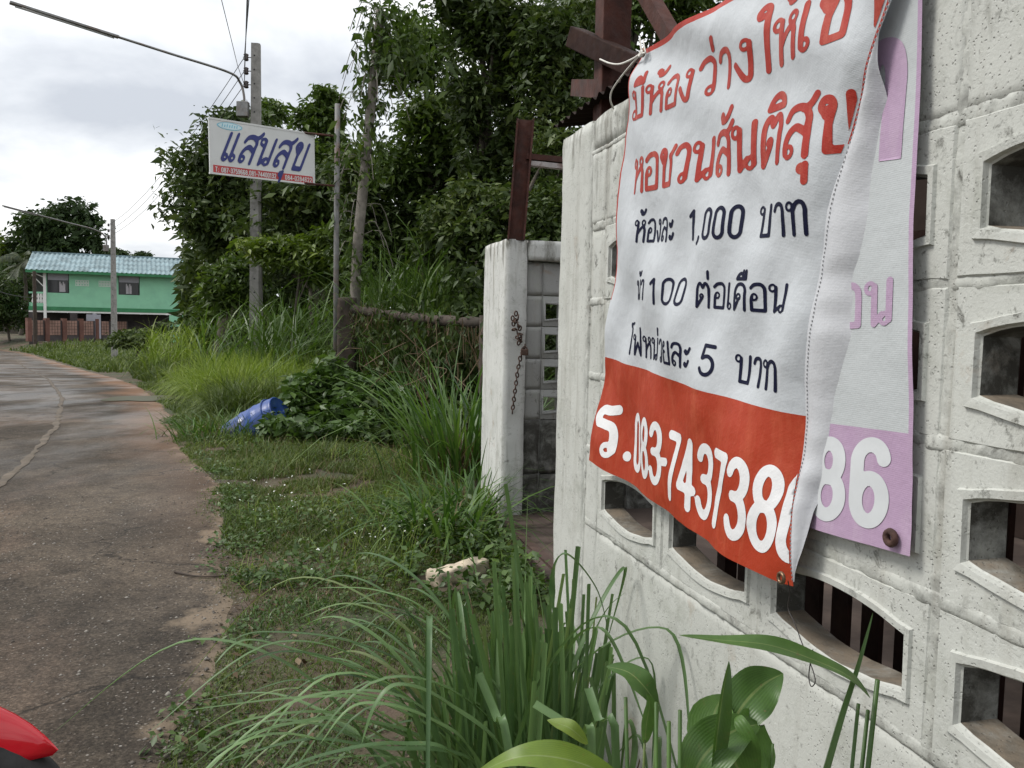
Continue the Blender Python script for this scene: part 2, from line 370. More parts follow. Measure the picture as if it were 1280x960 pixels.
# plants
M_leafdark = leaf_mat("dark_jungle_leaves", (.022,.036,.010), (.047,.076,.019), (.118,.152,.036), .22, .5, .3, .35)
M_leafmid = leaf_mat("mid_green_leaves", (.030,.054,.012), (.066,.110,.021), (.140,.190,.040), .28, .45, .35, .4)
M_leafyel = leaf_mat("yellow_green_leaves", (.040,.068,.010), (.095,.145,.018), (.19,.24,.03), .3, .45, .35, .6)
M_weed = leaf_mat("weed_leaves", (.026,.052,.011), (.055,.105,.020), (.110,.175,.036), .25, .45, .4, 1.2)
M_grass = leaf_mat("verge_grass", (.036,.058,.012), (.085,.125,.024), (.190,.215,.060), .3, .5, .35, .9)
M_tall = leaf_mat("tall_bright_grass", (.085,.14,.020), (.18,.25,.040), (.33,.38,.095), .35, .5, .3, .5)
M_cane = leaf_mat("cane_leaves", (.030,.062,.012), (.072,.130,.025), (.150,.21,.050), .3, .42, .4, .6)
M_tuft = leaf_mat("tuft_blades", (.030,.072,.014), (.066,.135,.026), (.13,.21,.050), .3, .4, .45)
M_dry = leaf_mat("dry_stems", (.05,.034,.02), (.12,.085,.05), (.22,.17,.11), .15, .8, .2)
M_farleaf = leaf_mat("distant_leaves", (.020,.035,.014), (.035,.062,.020), (.065,.10,.030), .2, .6, .2, .12)
M_palm = leaf_mat("palm_fronds", (.020,.034,.014), (.045,.062,.025), (.080,.095,.040), .2, .5, .35)
def make_blade(name, c0, c1, tip, ribs=False):
    """one big leaf: faint parallel veins and dry tip spots"""
    m, t, n, l, b = nodes_of(name)
    oi = N(t, "ShaderNodeObjectInfo"); c = ramp(t, oi.outputs['Random'], (0.0, c0), (.72, c1), (.90, tuple(x*1.35 for x in c1)), (1.0, tuple(.5*(a+b_) for a, b_ in zip(c1, tip))))
    v = objco(t); c = mix(t, ramp(t, noise(t, v, 9, 5, .6), (.45, 0.0), (.8, .5)), c, tuple(x*1.5 for x in c1))
    uvn = N(t, "ShaderNodeUVMap"); sx = N(t, "ShaderNodeSeparateXYZ"); l.new(uvn.outputs[0], sx.inputs[0])
    c = mix(t, ramp(t, math_(t, 'ADD', sx.outputs[1], math_(t, 'MULTIPLY', noise(t, v, 30, 4), .25)), (1.02, 0.0), (1.16, .9)), c, tip)
    c = mix(t, ramp(t, noise(t, v, 55, 6, .7), (.60, 0.0), (.72, .55)), c, tuple(x*.75 for x in tip))
    l.new(c, b.inputs['Base Color']); b.inputs['Roughness'].default_value = .38; b.inputs['Specular IOR Level'].default_value = .45
    w = N(t, "ShaderNodeTexWave", wave_type='BANDS', bands_direction='X'); w.inputs['Scale'].default_value = 5.5; w.inputs['Distortion'].default_value = .6; l.new(uvn.outputs[0], w.inputs['Vector'])
    c = mix(t, math_(t, 'MULTIPLY', w.outputs['Fac'], .22), c, tuple(x*1.6 for x in c1)); l.new(c, b.inputs['Base Color']); bump(t, b, w.outputs['Fac'], .12, .0015)
    if ribs:                                              # pale midrib, chewed and spotted blade
        mr = math_(t, 'ABSOLUTE', math_(t, 'SUBTRACT', sx.outputs[0], .5)); c = mix(t, ramp(t, mr, (.012, .75), (.035, 0.0)), c, (.22, .28, .10))
        c = mix(t, ramp(t, noise(t, v, 70, 5, .7), (.64, 0.0), (.69, .8)), c, (.16, .11, .05)); c = mix(t, ramp(t, noise(t, v, 12, 6, .65), (.4, .45), (.6, 0.0)), c, tuple(x*.6 for x in c0)); l.new(c, b.inputs['Base Color'])
    tr = N(t, "ShaderNodeBsdfTranslucent"); l.new(mix(t, 1.0, c, (1.1, 1.2, .6), 'MULTIPLY'), tr.inputs['Color'])
    mx = N(t, "ShaderNodeMixShader"); mx.inputs[0].default_value = .25; l.new(b.outputs[0], mx.inputs[1]); l.new(tr.outputs[0], mx.inputs[2]); l.new(mx.outputs[0], n['Material Output'].inputs['Surface'])
    return m
M_lemon = make_blade("lemongrass_blade", (.045,.098,.034), (.105,.178,.066), (.22,.19,.06))
M_broad = make_blade("broad_leaf_green", (.040,.095,.020), (.075,.150,.030), (.20,.17,.06), True)
M_broadyel = make_blade("broad_leaf_yellowing", (.095,.165,.020), (.14,.20,.024), (.26,.21,.05), True)
# ground
def make_soil():
    m, t, n, l, b = nodes_of("soil_and_moss"); v = position(t)
    c = ramp(t, noise(t, v, 2.2, 9, .65), (.28, (.040,.030,.020)), (.5, (.095,.066,.044)), (.75, (.165,.115,.078)))
    c = mix(t, ramp(t, noise(t, v, 1.1, 6, .6), (.44, 0.0), (.58, .85)), c, (.030,.046,.014))
    c = mix(t, ramp(t, noise(t, v, 45, 3, .6), (.60, 0.0), (.72, .5)), c, (.21,.165,.12))
    l.new(c, b.inputs['Base Color']); b.inputs['Roughness'].default_value = .92
    p = bump(t, b, noise(t, v, 60, 5, .7), .6, .02); bump(t, b, noise(t, v, 9, 5, .6), .5, .04, p)
    return m
M_soil = make_soil()
def make_road():
    """worn concrete: dark film over gritty exposed stones, red sand washed across, wet patches farther on, pale crumbling margin"""
    m, t, n, l, b = nodes_of("worn_wet_concrete"); v = position(t)
    uvn = N(t, "ShaderNodeUVMap"); sx = N(t, "ShaderNodeSeparateXYZ"); l.new(uvn.outputs[0], sx.inputs[0]); u, along = sx.outputs[0], sx.outputs[1]
    c = ramp(t, noise(t, v, .6, 7, .62, .5), (.36, (.036,.030,.023)), (.5, (.070,.057,.044)), (.64, (.118,.095,.072)))
    sand = ramp(t, noise(t, position(t, (.9, .42, 1)), .8, 9, .64, .5), (.52, 0.0), (.70, .62)); c = mix(t, sand, c, (.180,.128,.095))
    c = mix(t, ramp(t, noise(t, v, 11, 8, .75), (.45, 0.0), (.72, .62)), c, (.018,.016,.015))
    # grit: every scale of stone from sand to pea gravel
    g1 = noise(t, v, 75, 6, .75); c = mix(t, 1.0, c, ramp(t, g1, (.30, .35), (.52, 1.0), (.70, 2.1)), 'MULTIPLY')
    vo = N(t, "ShaderNodeTexVoronoi"); vo.inputs['Scale'].default_value = 70; l.new(v, vo.inputs['Vector'])
    near = ramp(t, math_(t, 'DIVIDE', along, 40.0), (.22, 1.0), (.46, 0.0))
    sepc = N(t, "ShaderNodeSeparateColor"); l.new(vo.outputs['Color'], sepc.inputs[0])
    pick = ramp(t, sepc.outputs[0], (.70, 0.0), (.74, 1.0))
    st = math_(t, 'MULTIPLY', math_(t, 'MULTIPLY', ramp(t, vo.outputs['Distance'], (.22, 1.0), (.36, 0.0)), pick), ramp(t, noise(t, v, 2.5, 5), (.40, .1), (.58, .9)))
    c = mix(t, st, c, ramp(t, sepc.outputs[1], (.1, (.09,.075,.06)), (.7, (.20,.17,.14)), (1.0, (.36,.34,.31))))
    ed = math_(t, 'ADD', u, math_(t, 'MULTIPLY', math_(t, 'SUBTRACT', noise(t, v, 2.6, 8, .68), .5), 1.0))
    c = mix(t, ramp(t, ed, (.0, .8), (.13, 0.0)), c, (.225,.175,.125))
    ed2 = math_(t, 'ADD', u, math_(t, 'MULTIPLY', math_(t, 'SUBTRACT', noise(t, v, .5, 5, .6), .5), 1.6))
    far = ramp(t, math_(t, 'DIVIDE', along, 60.0), (.20, 0.0), (.36, .8)); c = mix(t, math_(t, 'MULTIPLY', far, ramp(t, ed2, (.2, 1.0), (.75, 0.0))), c, (.20,.115,.07))
    cv = N(t, "ShaderNodeTexVoronoi", feature='DISTANCE_TO_EDGE'); cv.inputs['Scale'].default_value = .75
    cn = N(t, "ShaderNodeTexNoise"); cn.inputs['Scale'].default_value = 1.6; cn.inputs['Detail'].default_value = 7; l.new(v, cn.inputs['Vector'])
    ca = N(t, "ShaderNodeVectorMath", operation='ADD'); l.new(v, ca.inputs[0]); l.new(cn.outputs['Color'], ca.inputs[1]); l.new(ca.outputs[0], cv.inputs['Vector'])
    crack = math_(t, 'MULTIPLY', ramp(t, cv.outputs['Distance'], (.0, 1.0), (.012, 0.0)), ramp(t, noise(t, v, .9, 3), (.45, 0.0), (.55, .8))); c = mix(t, crack, c, (.012,.011,.010))
    l.new(c, b.inputs['Base Color'])
    dist = ramp(t, math_(t, 'DIVIDE', along, 40.0), (.33, 0.0), (.50, 1.0))
    wetn = ramp(t, noise(t, position(t, (.7, .35, 1)), 1.1, 7, .62), (.42, 1.0), (.58, 0.0)); wet = math_(t, 'MULTIPLY', wetn, math_(t, 'ADD', math_(t, 'MULTIPLY', dist, .75), .12))
    l.new(math_(t, 'SUBTRACT', .88, math_(t, 'MULTIPLY', wet, .55)), b.inputs['Roughness']); l.new(math_(t, 'ADD', .12, math_(t, 'MULTIPLY', wet, .4)), b.inputs['Specular IOR Level'])
    p = bump(t, b, st, .5, .004); p = bump(t, b, g1, .7, .006, p); p = bump(t, b, noise(t, v, 24, 7, .72), .55, .014, p); bump(t, b, noise(t, v, 4, 5, .6), .35, .02, p)
    return m
M_road = make_road()
M_sand = simple("washed_sand", (.105,.083,.060), .9, .35, 6, .5, 120, dirt=(.065,.053,.041), dirt_amt=.8)
M_pudd, _t, _n, _l, _b = nodes_of("puddle_water"); _b.inputs['Base Color'].default_value = (.055,.050,.020,1); _b.inputs['Roughness'].default_value = .30; _b.inputs['Specular IOR Level'].default_value = .10; _b.inputs['IOR'].default_value = 1.2
# ---------------------------------------------------------------- ground and road
EDGE = np.array([(-8,-.35),(-2,-.62),(1.0,-.84),(2.5,-.96),(3.4,-1.17),(4.27,-1.43),(5.26,-1.74),(6.1,-2.02),(6.83,-2.36),(7.36,-2.72),(9.02,-3.55),(11.45,-4.6),(13.8,-5.75),(16.29,-7.0),(19.52,-8.75),(25,-11.9),(30,-14.9),(36.42,-18.7),(43,-23.1),(50.93,-28.9),(56.3,-33.9),(61,-39.5),(66,-47),(70,-56),(74,-70)])
def edge_x(Y): return np.interp(Y, EDGE[:,0], EDGE[:,1])
def fence_x(Y): return (WALL_D-np.asarray(Y)*WN[1])/WN[0]
HOUSE_A, HOUSE_B = at_depth(35, 400, 57.0), at_depth(212, 400, 60.5)       # the two ends of the house front
HX = (HOUSE_B-HOUSE_A); HX[2] = 0; HL = np.linalg.norm(HX); HX /= HL
HOUSE_Z = -.55
def ground_z(X, Y):
    X, Y = np.asarray(X, float), np.asarray(Y, float)
    z = gz(Y)
    q = X-edge_x(Y)                                        # metres to the right of the road edge
    P = np.stack([X, Y, 0*X], 1)
    z = z+sst((q-.05)/.8)*(.025+.035*fnoise(P, .8, 5))*np.where(q > 0, 1, 0)
    z = z+np.exp(-((q-.03)/.13)**2)*(.014+.034*fnoise(P, 3.2, 15))*np.where(Y < 20, 1, 0)
    z = z+sst((q-.6)/5)*sst((Y-9)/8)*.35
    mound = sst((Y-50)/6)*sst((q-.5)/4)
    return z*(1-mound)+mound*np.maximum(z, HOUSE_Z)
def axis(*segs):
    out = []
    for a, b, n in segs: out += list(np.linspace(a, b, n, endpoint=False))
    return np.array(out+[segs[-1][1]])
gx = axis((-2500,-200,8),(-200,-60,20),(-60,-12,60),(-12,-6,24),(-6,3,120),(3,20,30),(20,200,20),(200,2500,8))
gy = axis((-600,-20,8),(-20,1,30),(1,9,110),(9,30,84),(30,80,70),(80,300,20),(300,3500,10))
GX, GY = np.meshgrid(gx, gy)
V = np.stack([GX.ravel(), GY.ravel(), ground_z(GX.ravel(), GY.ravel())], 1)
nx, ny = len(gx), len(gy)
ii = np.arange(nx-1)[None,:]+np.arange(ny-1)[:,None]*nx
Fq = np.stack([ii, ii+1, ii+nx+1, ii+nx], -1).reshape(-1, 4)
mk("ground", V, Fq, M_soil, smooth=True, kind='structure')

# the road: cross strips laid from its right edge out to the left
def resample(P, step):
    P = np.array(P, float); d = np.r_[0, np.cumsum(np.linalg.norm(np.diff(P, axis=0), axis=1))]; t = np.arange(0, d[-1], step)
    return np.stack([np.interp(t, d, P[:,k]) for k in range(P.shape[1])], 1), t
ep, et = resample(EDGE[:, ::-1], .06)
sm = ep.copy()
for _ in range(40): sm[1:-1] = (sm[:-2]+sm[1:-1]*2+sm[2:])/4
tang = np.gradient(sm, axis=0)
for _ in range(200): tang[1:-1] = (tang[:-2]+tang[1:-1]*2+tang[2:])/4
tang /= np.linalg.norm(tang, axis=1, keepdims=True); left = np.stack([-tang[:,1], tang[:,0]], 1)
offs = np.array([0, .05, .15, .35, .7, 1.2, 1.9, 2.8, 4.0, 5.6])
jag = fnoise(np.stack([sm[:,0], sm[:,1], 0*et], 1), 1.7, 2)*.10+fnoise(np.stack([sm[:,0], sm[:,1], 0*et], 1), 7, 4)*.045
RV, RUV = [], []
for o in offs:
    q = sm+left*(o+(jag*max(0, 1-o/.35))[:, None])
    RV.append(np.stack([q[:,0], q[:,1], gz(q[:,1])+.022+(-.016 if o == 0 else 0)], 1)); RUV.append(np.stack([np.full(len(q), o), et], 1))
n_ = len(et); RV = np.concatenate(RV); RUV = np.concatenate(RUV)
ii = np.arange(n_-1)[None,:]+np.arange(len(offs)-1)[:,None]*n_
Fq = np.stack([ii, ii+n_, ii+n_+1, ii+1], -1).reshape(-1, 4)[:, ::-1]
road = mk("road", RV, Fq, M_road, smooth=True, uv=RUV, kind='structure')
# sand lying in the slab joint and washed across the concrete
def ribbon(name, pts, w, mat, z, seed, step=.05, jit=.75, **k):
    q, t = resample(pts, step); tg = np.gradient(q, axis=0); tg /= np.linalg.norm(tg, axis=1, keepdims=True); nr = np.stack([-tg[:,1], tg[:,0]], 1)
    P3 = np.stack([q[:,0], q[:,1], 0*t], 1); a = w*(.5+jit*fnoise(P3, 5, seed))*np.clip(np.minimum(t, t[-1]-t)/.3, .05, 1); b_ = w*(.5+jit*fnoise(P3, 5, seed+9))*np.clip(np.minimum(t, t[-1]-t)/.3, .05, 1)
    L, R_ = q+nr*a[:,None], q-nr*b_[:,None]; n = len(t)
    V = np.concatenate([np.stack([s[:,0], s[:,1], gz(s[:,1])+z], 1) for s in (L, q, R_)]); V[n:2*n, 2] += .004
    i = np.arange(n-1); F = np.concatenate([np.stack([i+n, i+n+1, i+1, i], 1), np.stack([i+2*n, i+2*n+1, i+n+1, i+n], 1)])
    return mk(name, V, F, mat, **k)
ribbon("joint_sand", [(-2.6,.5),(-3.0,3.0),(-3.3,4.6),(-3.84,6.34),(-4.2,7.3),(-5.28,9.83),(-7.25,13.69),(-11.45,20.96),(-18.2,32),(-25.87,44.34)], .055, M_sand, .0265, 3, kind='structure')
ribbon("sand_streak", [(-9.5,19.6),(-12,20.3),(-14.5,20.4)], .22, M_sand, .0262, 13, .06, .7, kind='structure')
# puddle lying against the verge
pc = at_ground(183, 501); a = np.linspace(0, 2*math.pi, 40, endpoint=False)
rr = 1+.18*np.sin(2*a+1)+.12*np.sin(5*a)
PV = [(pc[0], pc[1], gz(pc[1])+.045)]+[(pc[0]+.52*r*math.cos(q)+.1*math.sin(q), pc[1]+.62*r*math.sin(q), float(gz(pc[1]))+.045) for q, r in zip(a, rr)]
mk("puddle", PV, [(0, 1+k, 1+(k+1)%40) for k in range(40)], M_pudd, kind='structure')

# ---------------------------------------------------------------- the boundary wall (local axes: x along it towards the viewer, y into the yard, z up)
WROT = TH-math.pi/2
WALL_TOP, WALL_T = 1.882, .062
wall = empty("boundary_wall", W0, WROT, "whitewashed wall of openwork concrete blocks with the rent banners hanging on it", "wall")
C0, PITCHB, ROWZ = .39, .41, [1.586-.2033*k for k in range(8)]     # first block column, block pitch, the joints from the top down
END = 3.2
V, Fq = rough_box((0,0,-.05), (.268, WALL_T+.06, WALL_TOP), .03, .006, 9, 1, .010)
mk("end_pillar", V, Fq, M_wall, wall, smooth=True)
V, Fq = rough_box((.272,.004,-.05), (C0-.006, WALL_T, 1.583), .03, .005, 9, 2, .008)
mk("filler_strip", V, Fq, M_wall, wall, smooth=True)
# plain blocks along the top
x = .272; k = 0
while x < END:
    x1 = min(END, x+(.118 if k == 0 else PITCHB))
    V, Fq = rough_box((x+.003, .0015, 1.589), (x1-.002, WALL_T, 1.786), .018, .003, 16, 20+k, .003)
    mk("plain_block", V, Fq, M_wall, wall, smooth=True); x = x1; k += 1
V, Fq = rough_box((.272,-.0005,1.790), (END, WALL_T+.01, WALL_TOP), .03, .006, 8, 3, .012)
mk("coping", V, Fq, M_wall, wall, smooth=True)
# the openwork block: a barrel shaped hole with a moulded lip
def vent_block_mesh():
    W, Hh, T = .402, .196, WALL_T; hw, he, hm = .157, .036, .056; nb = 14
    def outline(off):
        xs = [-hw-off+(2*hw+2*off)*i/nb for i in range(nb+1)]
        zb = lambda x: (he+(hm-he)*(1-min(1, abs(x)/hw)**2)+off)
        return [(x, -zb(x)) for x in xs]+[(x, zb(x)) for x in xs[::-1]]
    def rect(w, h):
        xs = [-w+2*w*i/nb for i in range(nb+1)]
        return [(x, -h) for x in xs]+[(x, h) for x in xs[::-1]]
    rings = [(rect(W/2, Hh/2), T), (rect(W/2, Hh/2), .005), (rect(W/2-.004, Hh/2-.004), 0), (outline(.016), .0), (outline(.014), -.005), (outline(.004), -.004), (outline(.002), .003), (outline(0), .005), (outline(-.002), T-.004), (outline(.001), T)]
    V, F = [], []; n = 2*(nb+1)
    for pts, y in rings: V += [(x, y, z) for x, z in pts]
    m = len(rings)
    for r in range(m):
        for k in range(n): F.append((r*n+k, ((r+1)%m)*n+k, ((r+1)%m)*n+(k+1)%n, r*n+(k+1)%n))
    me = bpy.data.meshes.new("vent_block"); V = np.array(V); V = V+.0016*np.stack([fnoise(V, 30, 1), fnoise(V, 30, 2), fnoise(V, 30, 3)], 1)
    me.from_pydata(V.tolist(), [], F); me.materials.append(M_wall); me.materials.append(M_reveal)
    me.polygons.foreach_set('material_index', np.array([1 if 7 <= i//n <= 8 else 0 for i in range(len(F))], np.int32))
    bm = bmesh.new(); bm.from_mesh(me); bmesh.ops.recalc_face_normals(bm, faces=bm.faces); bm.to_mesh(me); bm.free()
    return me
VB = vent_block_mesh(); rnd = random.Random(4)
for r in range(4):
    zc = (ROWZ[r]+ROWZ[r+1])/2
    for c in range(7):
        xc = C0+PITCHB*(c+.5)
        if xc+.2 > END: continue
        o = link("vent_block", VB, wall)
        o.location = (xc+rnd.uniform(-.003,.003), rnd.uniform(-.002,.003), zc+rnd.uniform(-.002,.002)); o.rotation_euler = (rnd.uniform(-.01,.01), rnd.uniform(-.006,.006), rnd.uniform(-.008,.008))
V, Fq = rough_box((.272,.0040,-.3), (END, WALL_T+.02, ROWZ[4]-.001), .03, .0035, 7, 9, .003)
mk("base_course", V, Fq, M_wall, wall, smooth=True)
# mortar: a grid of lumpy beads, squeezed out in places and washed out in others
def bead(p0, p1, across, w, seed, proud=.0):
    p0, p1 = np.array(p0, float), np.array(p1, float); L = np.linalg.norm(p1-p0); n = max(2, int(L/.007)); m = 6
    V, F = [], []; t = (p1-p0)/L
    for i in range(n+1):
        for j in range(m+1): V.append(p0+t*L*i/n+np.array(across)*w*(j/m-.5))
    V = np.array(V); s = (np.tile(np.arange(m+1), n+1)/m-.5)*2
    lump = np.clip(fnoise(V, 48, seed)+.5*fnoise(V, 120, seed+1), -1, 1); env = fnoise(V, 4, seed+2)
    V[:,1] = .0035+proud-(1-s**4)*np.clip(.0030+.0036*lump+.0030*env, -.0035, .008)+.006*s**4
    V += np.array(across)*(.006*fnoise(V, 18, seed+4)*(1-s**2))[:,None]
    ii = np.arange(m)[None,:]+np.arange(n)[:,None]*(m+1)
    return V, np.stack([ii, ii+1, ii+m+2, ii+m+1], -1).reshape(-1, 4)
for r in range(5):
    V, F = bead((C0-.1, 0, ROWZ[r]), (END, 0, ROWZ[r]), (0,0,1), .030, 40+r)
    mk("mortar_bead", V, F, M_mortar, wall, smooth=True)
for c in range(8):
    xj = C0+PITCHB*c
    if xj > END: break
    V, F = bead((xj, 0, ROWZ[4]), (xj, 0, 1.786), (-1,0,0), .030, 60+c, .0008)
    mk("mortar_bead", V, F, M_mortar, wall, smooth=True)
V, F = bead((.27, 0, .05), (.27, 0, 1.87), (-1,0,0), .02, 75, .001); mk("mortar_bead", V, F, M_mortar, wall, smooth=True)
V, F = bead((.27, -.003, 1.788), (END, -.003, 1.788), (0,0,1), .018, 76, .0); mk("mortar_bead", V, F, M_mortar, wall, smooth=True)
bv = Geo().box((C0-.1, .02, -.05), (C0-.012, WALL_T-.01, 1.58))
for r in range(5): bv.box((C0, .016, ROWZ[r]-.0045), (END, WALL_T-.006, ROWZ[r]+.0045))
for c in range(7): bv.box((C0+PITCHB*c-.006, .0175, ROWZ[4]), (C0+PITCHB*c+.006, WALL_T-.008, 1.586))
bv.make("joint_filling", M_mortar, wall)

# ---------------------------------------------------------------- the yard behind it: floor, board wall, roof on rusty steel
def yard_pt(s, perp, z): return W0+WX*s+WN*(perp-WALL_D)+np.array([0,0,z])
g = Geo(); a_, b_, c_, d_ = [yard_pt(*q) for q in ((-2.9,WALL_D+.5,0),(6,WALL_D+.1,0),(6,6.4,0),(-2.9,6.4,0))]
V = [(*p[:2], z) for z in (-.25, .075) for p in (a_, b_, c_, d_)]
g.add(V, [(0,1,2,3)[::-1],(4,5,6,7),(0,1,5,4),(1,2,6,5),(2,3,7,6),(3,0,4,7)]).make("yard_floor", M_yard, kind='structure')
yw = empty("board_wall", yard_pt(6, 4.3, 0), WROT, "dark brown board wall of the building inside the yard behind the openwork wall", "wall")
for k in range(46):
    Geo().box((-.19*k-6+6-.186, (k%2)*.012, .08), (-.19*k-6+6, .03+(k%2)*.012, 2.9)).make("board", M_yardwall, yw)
canopy = empty("steel_canopy", yard_pt(.1, 1.16, 0), 0, "rusty red steel frame carrying a dark sheet roof over the yard behind the wall", "canopy")
CB = np.array(canopy.location)
def rel(P): return np.asarray(P)-CB
p_lo, p_hi = at_perp(762, 150, 1.16), at_perp(766, -20, 1.16); p_hi = p_lo+(p_hi-p_lo)*2.2
p_base = p_lo.copy(); p_base[2] = 0
tw = WX*.0
Geo().beam(rel(p_base), rel(p_hi), .052, .11, (WN[0],WN[1],0)).beam(rel(p_base+WX*.055-WN*.006), rel(p_hi+WX*.055-WN*.006), .05, .11, (WN[0],WN[1],0)).make("post", M_rust, canopy, bevel=.004)
r0, r1 = at_perp(719, 47, 1.06), at_perp(798, 84, 1.16)
Geo().beam(rel(r0), rel(r0+(r1-r0)*3.2), .07, .075).make("rafter", M_rustdark, canopy, bevel=.004)
b0, b1 = at_perp(770, -74, 1.17), at_perp(846, 58, 1.22)
Geo().beam(rel(b0), rel(b1), .05, .05).make("brace", M_rust, canopy)
q0 = at_perp(722, 110, 1.24); Geo().beam(rel(q0), rel(at_perp(770, 112, 1.17)), .06, .07).make("stub_beam", M_rust, canopy)
# corrugated roof sheets, rising into the yard
def corrugated(name, O, ax, ay, la, lb, mat, parent, pitch=.076, amp=.009, **k):
    n = int(la/pitch*6); V = []
    ax, ay = np.array(ax, float), np.array(ay, float); nz = np.cross(ax, ay); nz /= np.linalg.norm(nz)
    for i in range(n+1):
        h = amp*math.sin(2*math.pi*i/6)
        for b in (0, lb): V.append(np.array(O)+ax*(la*i/n)+ay*b+nz*h)
    return mk(name, V, np.array([(2*i, 2*i+2, 2*i+3, 2*i+1) for i in range(n)]), mat, parent, smooth=True, **k)
fall = WN*math.cos(rad(9))+np.array([0,0,math.sin(rad(9))])
e0 = at_perp(691, 160, 1.06); es = float((e0-W0)@WX)
for k in range(7):
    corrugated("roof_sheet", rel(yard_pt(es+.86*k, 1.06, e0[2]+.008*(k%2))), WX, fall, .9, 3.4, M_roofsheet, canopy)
for k in range(3):
    z = e0[2]-.06+(.12+1.3*k)*math.tan(rad(9))
    Geo().beam(rel(yard_pt(es+.05, 1.2+1.3*k, z)), rel(yard_pt(5.0, 1.2+1.3*k, z)), .05, .06).make("purlin", M_rustdark, canopy)

# sliding gate parked behind the wall, on its rail
GP = 1.29
gate = empty("sliding_gate", yard_pt(.25, GP, .06), WROT, "dark steel bar gate slid back behind the openwork wall", "gate")
for k in range(26): Geo().box((.05+.112*k, -.006, .06), (.05+.112*k+.062, .006, 1.42)).make("bar", M_rustdark, gate)
Geo().box((0,-.02,.0), (2.95,.02,.06)).make("bottom_rail", M_rustdark, gate); Geo().box((0,-.02,1.42), (2.95,.02,1.47)).make("top_rail", M_rustdark, gate)
for k in range(2): Geo().box((-.05+2.95*k,-.02,0), (0.0+2.95*k,.02,1.47)).make("stile", M_rustdark, gate)
rl = at_ground(625, 660); rdir = -WX
Geo().beam(rl+WX*-1.2+np.array([0,0,.03]), rl+WX*3.5+np.array([0,0,.10]), .055, .05).make("gate_rail", M_rail, label="rusty steel gate rail on the ground in the gateway", cat="rail")

# ---------------------------------------------------------------- far gate pier with its return wall
pier_c = at_ground(625, 659)
pier = empty("gate_pier", pier_c, WROT, "white gatepost with a return wall of vent blocks beyond the gateway", "gatepost")
PH = 1.855
V, Fq = rough_box((-.62,.0,-.2), (.0,.150,PH), .035, .007, 8, 21, .014); mk("post", V, Fq, M_pier, pier, smooth=True)
V, Fq = rough_box((-.26,.153,1.72), (-.004,1.6,PH-.004), .035, .007, 8, 22, .012); mk("lintel", V, Fq, M_pier, pier, smooth=True)
# the recessed panel, course by course; each course has a small vent hole
zs = [.0,.33,.69,.89,1.09,1.30,1.50,1.715]
def panel_block(y0, y1, z0, z1, hole, seed, sx=-.062):
    """block in the return wall: local y runs into the yard, faces local +x"""
    g = Geo(); T = .1; x1, x0 = sx, sx-T
    if not hole:
        V, F = rough_box((x0,y0+.002,z0+.002), (x1,y1-.002,z1-.002), .03, .004, 12, seed, .005); return V, F
    hy0, hy1, hz0, hz1 = hole
    def loop(a, b, c, d, sl=0): return [(a, c), (b, c+sl), (b, d+sl*.2), (a, d)]
    o = loop(y0+.002, y1-.002, z0+.002, z1-.002); h = [(hy0,hz0),(hy1,hz0+.012),(hy1,hz1-.006),(hy0,hz1)]
    hl = [(hy0-.012,hz0-.012),(hy1+.012,hz0+.0),(hy1+.012,hz1+.006),(hy0-.012,hz1+.012)]
    rings = [(o, x0), (o, x1-.003), ([(a+(.004 if i in (0,3) else -.004), b+(.004 if i < 2 else -.004)) for i, (a, b) in enumerate(o)], x1), (hl, x1), (hl, x1+.004), (h, x1+.002), (h, x0)]
    V = [(x, a, b) for pts, x in rings for a, b in pts]; F = []
    for r in range(7):
        for k in range(4): F.append((r*4+k, ((r+1)%7)*4+k, ((r+1)%7)*4+(k+1)%4, r*4+(k+1)%4))
    return np.array(V), np.array(F)
for r in range(7):
    z0, z1 = zs[r], zs[r+1]
    hole = (.292, .40, z0+.045, z1-.05) if 2 <= r <= 5 else None
    for k, (y0, y1) in enumerate(((.153, .27), (.27, .52), (.52, .9), (.9, 1.3), (1.3, 1.6))):
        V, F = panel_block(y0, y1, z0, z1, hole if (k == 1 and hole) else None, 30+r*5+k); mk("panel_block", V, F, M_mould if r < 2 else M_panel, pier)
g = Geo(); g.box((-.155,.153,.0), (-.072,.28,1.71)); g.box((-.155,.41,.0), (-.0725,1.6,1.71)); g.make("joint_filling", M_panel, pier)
V, Fq = rough_box((.0,.12,-.1), (.28,1.0,.05), .05, .01, 6, 33, .012); mk("threshold", V, Fq, M_yard, pier, smooth=True)
# steel post bolted on the pier, with its arm
sp = empty("steel_gatepost", yard_pt(0, 0, 0), 0, "rusty red steel channel standing on the white gatepost", "steel post")
SB = np.array(sp.location); prp = float(pier_c@WN)+.13
a0, a1 = at_depth(645, 300, 5.46), at_depth(657, 150, 5.46)
g = Geo(); tdir = (a1-a0)
ux = np.array([1.,0,0]); uy = np.array([0,1.,0])
for du, dv, w, h in ((-.05,0,.012,.09),(.05,0,.012,.09)): g.beam(a0+ux*du-SB, a1+ux*du-SB, h, w, (1,0,0))
g.make("flange", M_rust, sp)
Geo().beam(a0+uy*.0-SB, a1-SB, .012, .088, (1,0,0)).make("web", M_rust, sp)
h0, h1 = at_depth(657, 196, 5.46), at_depth(730, 203, 5.55)
Geo().beam(h0-SB, h1-SB, .06, .035).make("arm", M_rust, sp)
Geo().beam(h0+np.array([.03,-.0,-.042])-SB, h1+np.array([0,0,-.042])-SB, .05, .030).make("arm_strip", simple("pale_flaking_paint", (.36,.33,.32), .8, .3, 20, .4, 60, dirt=(.12,.05,.03), dirt_amt=.9), sp)
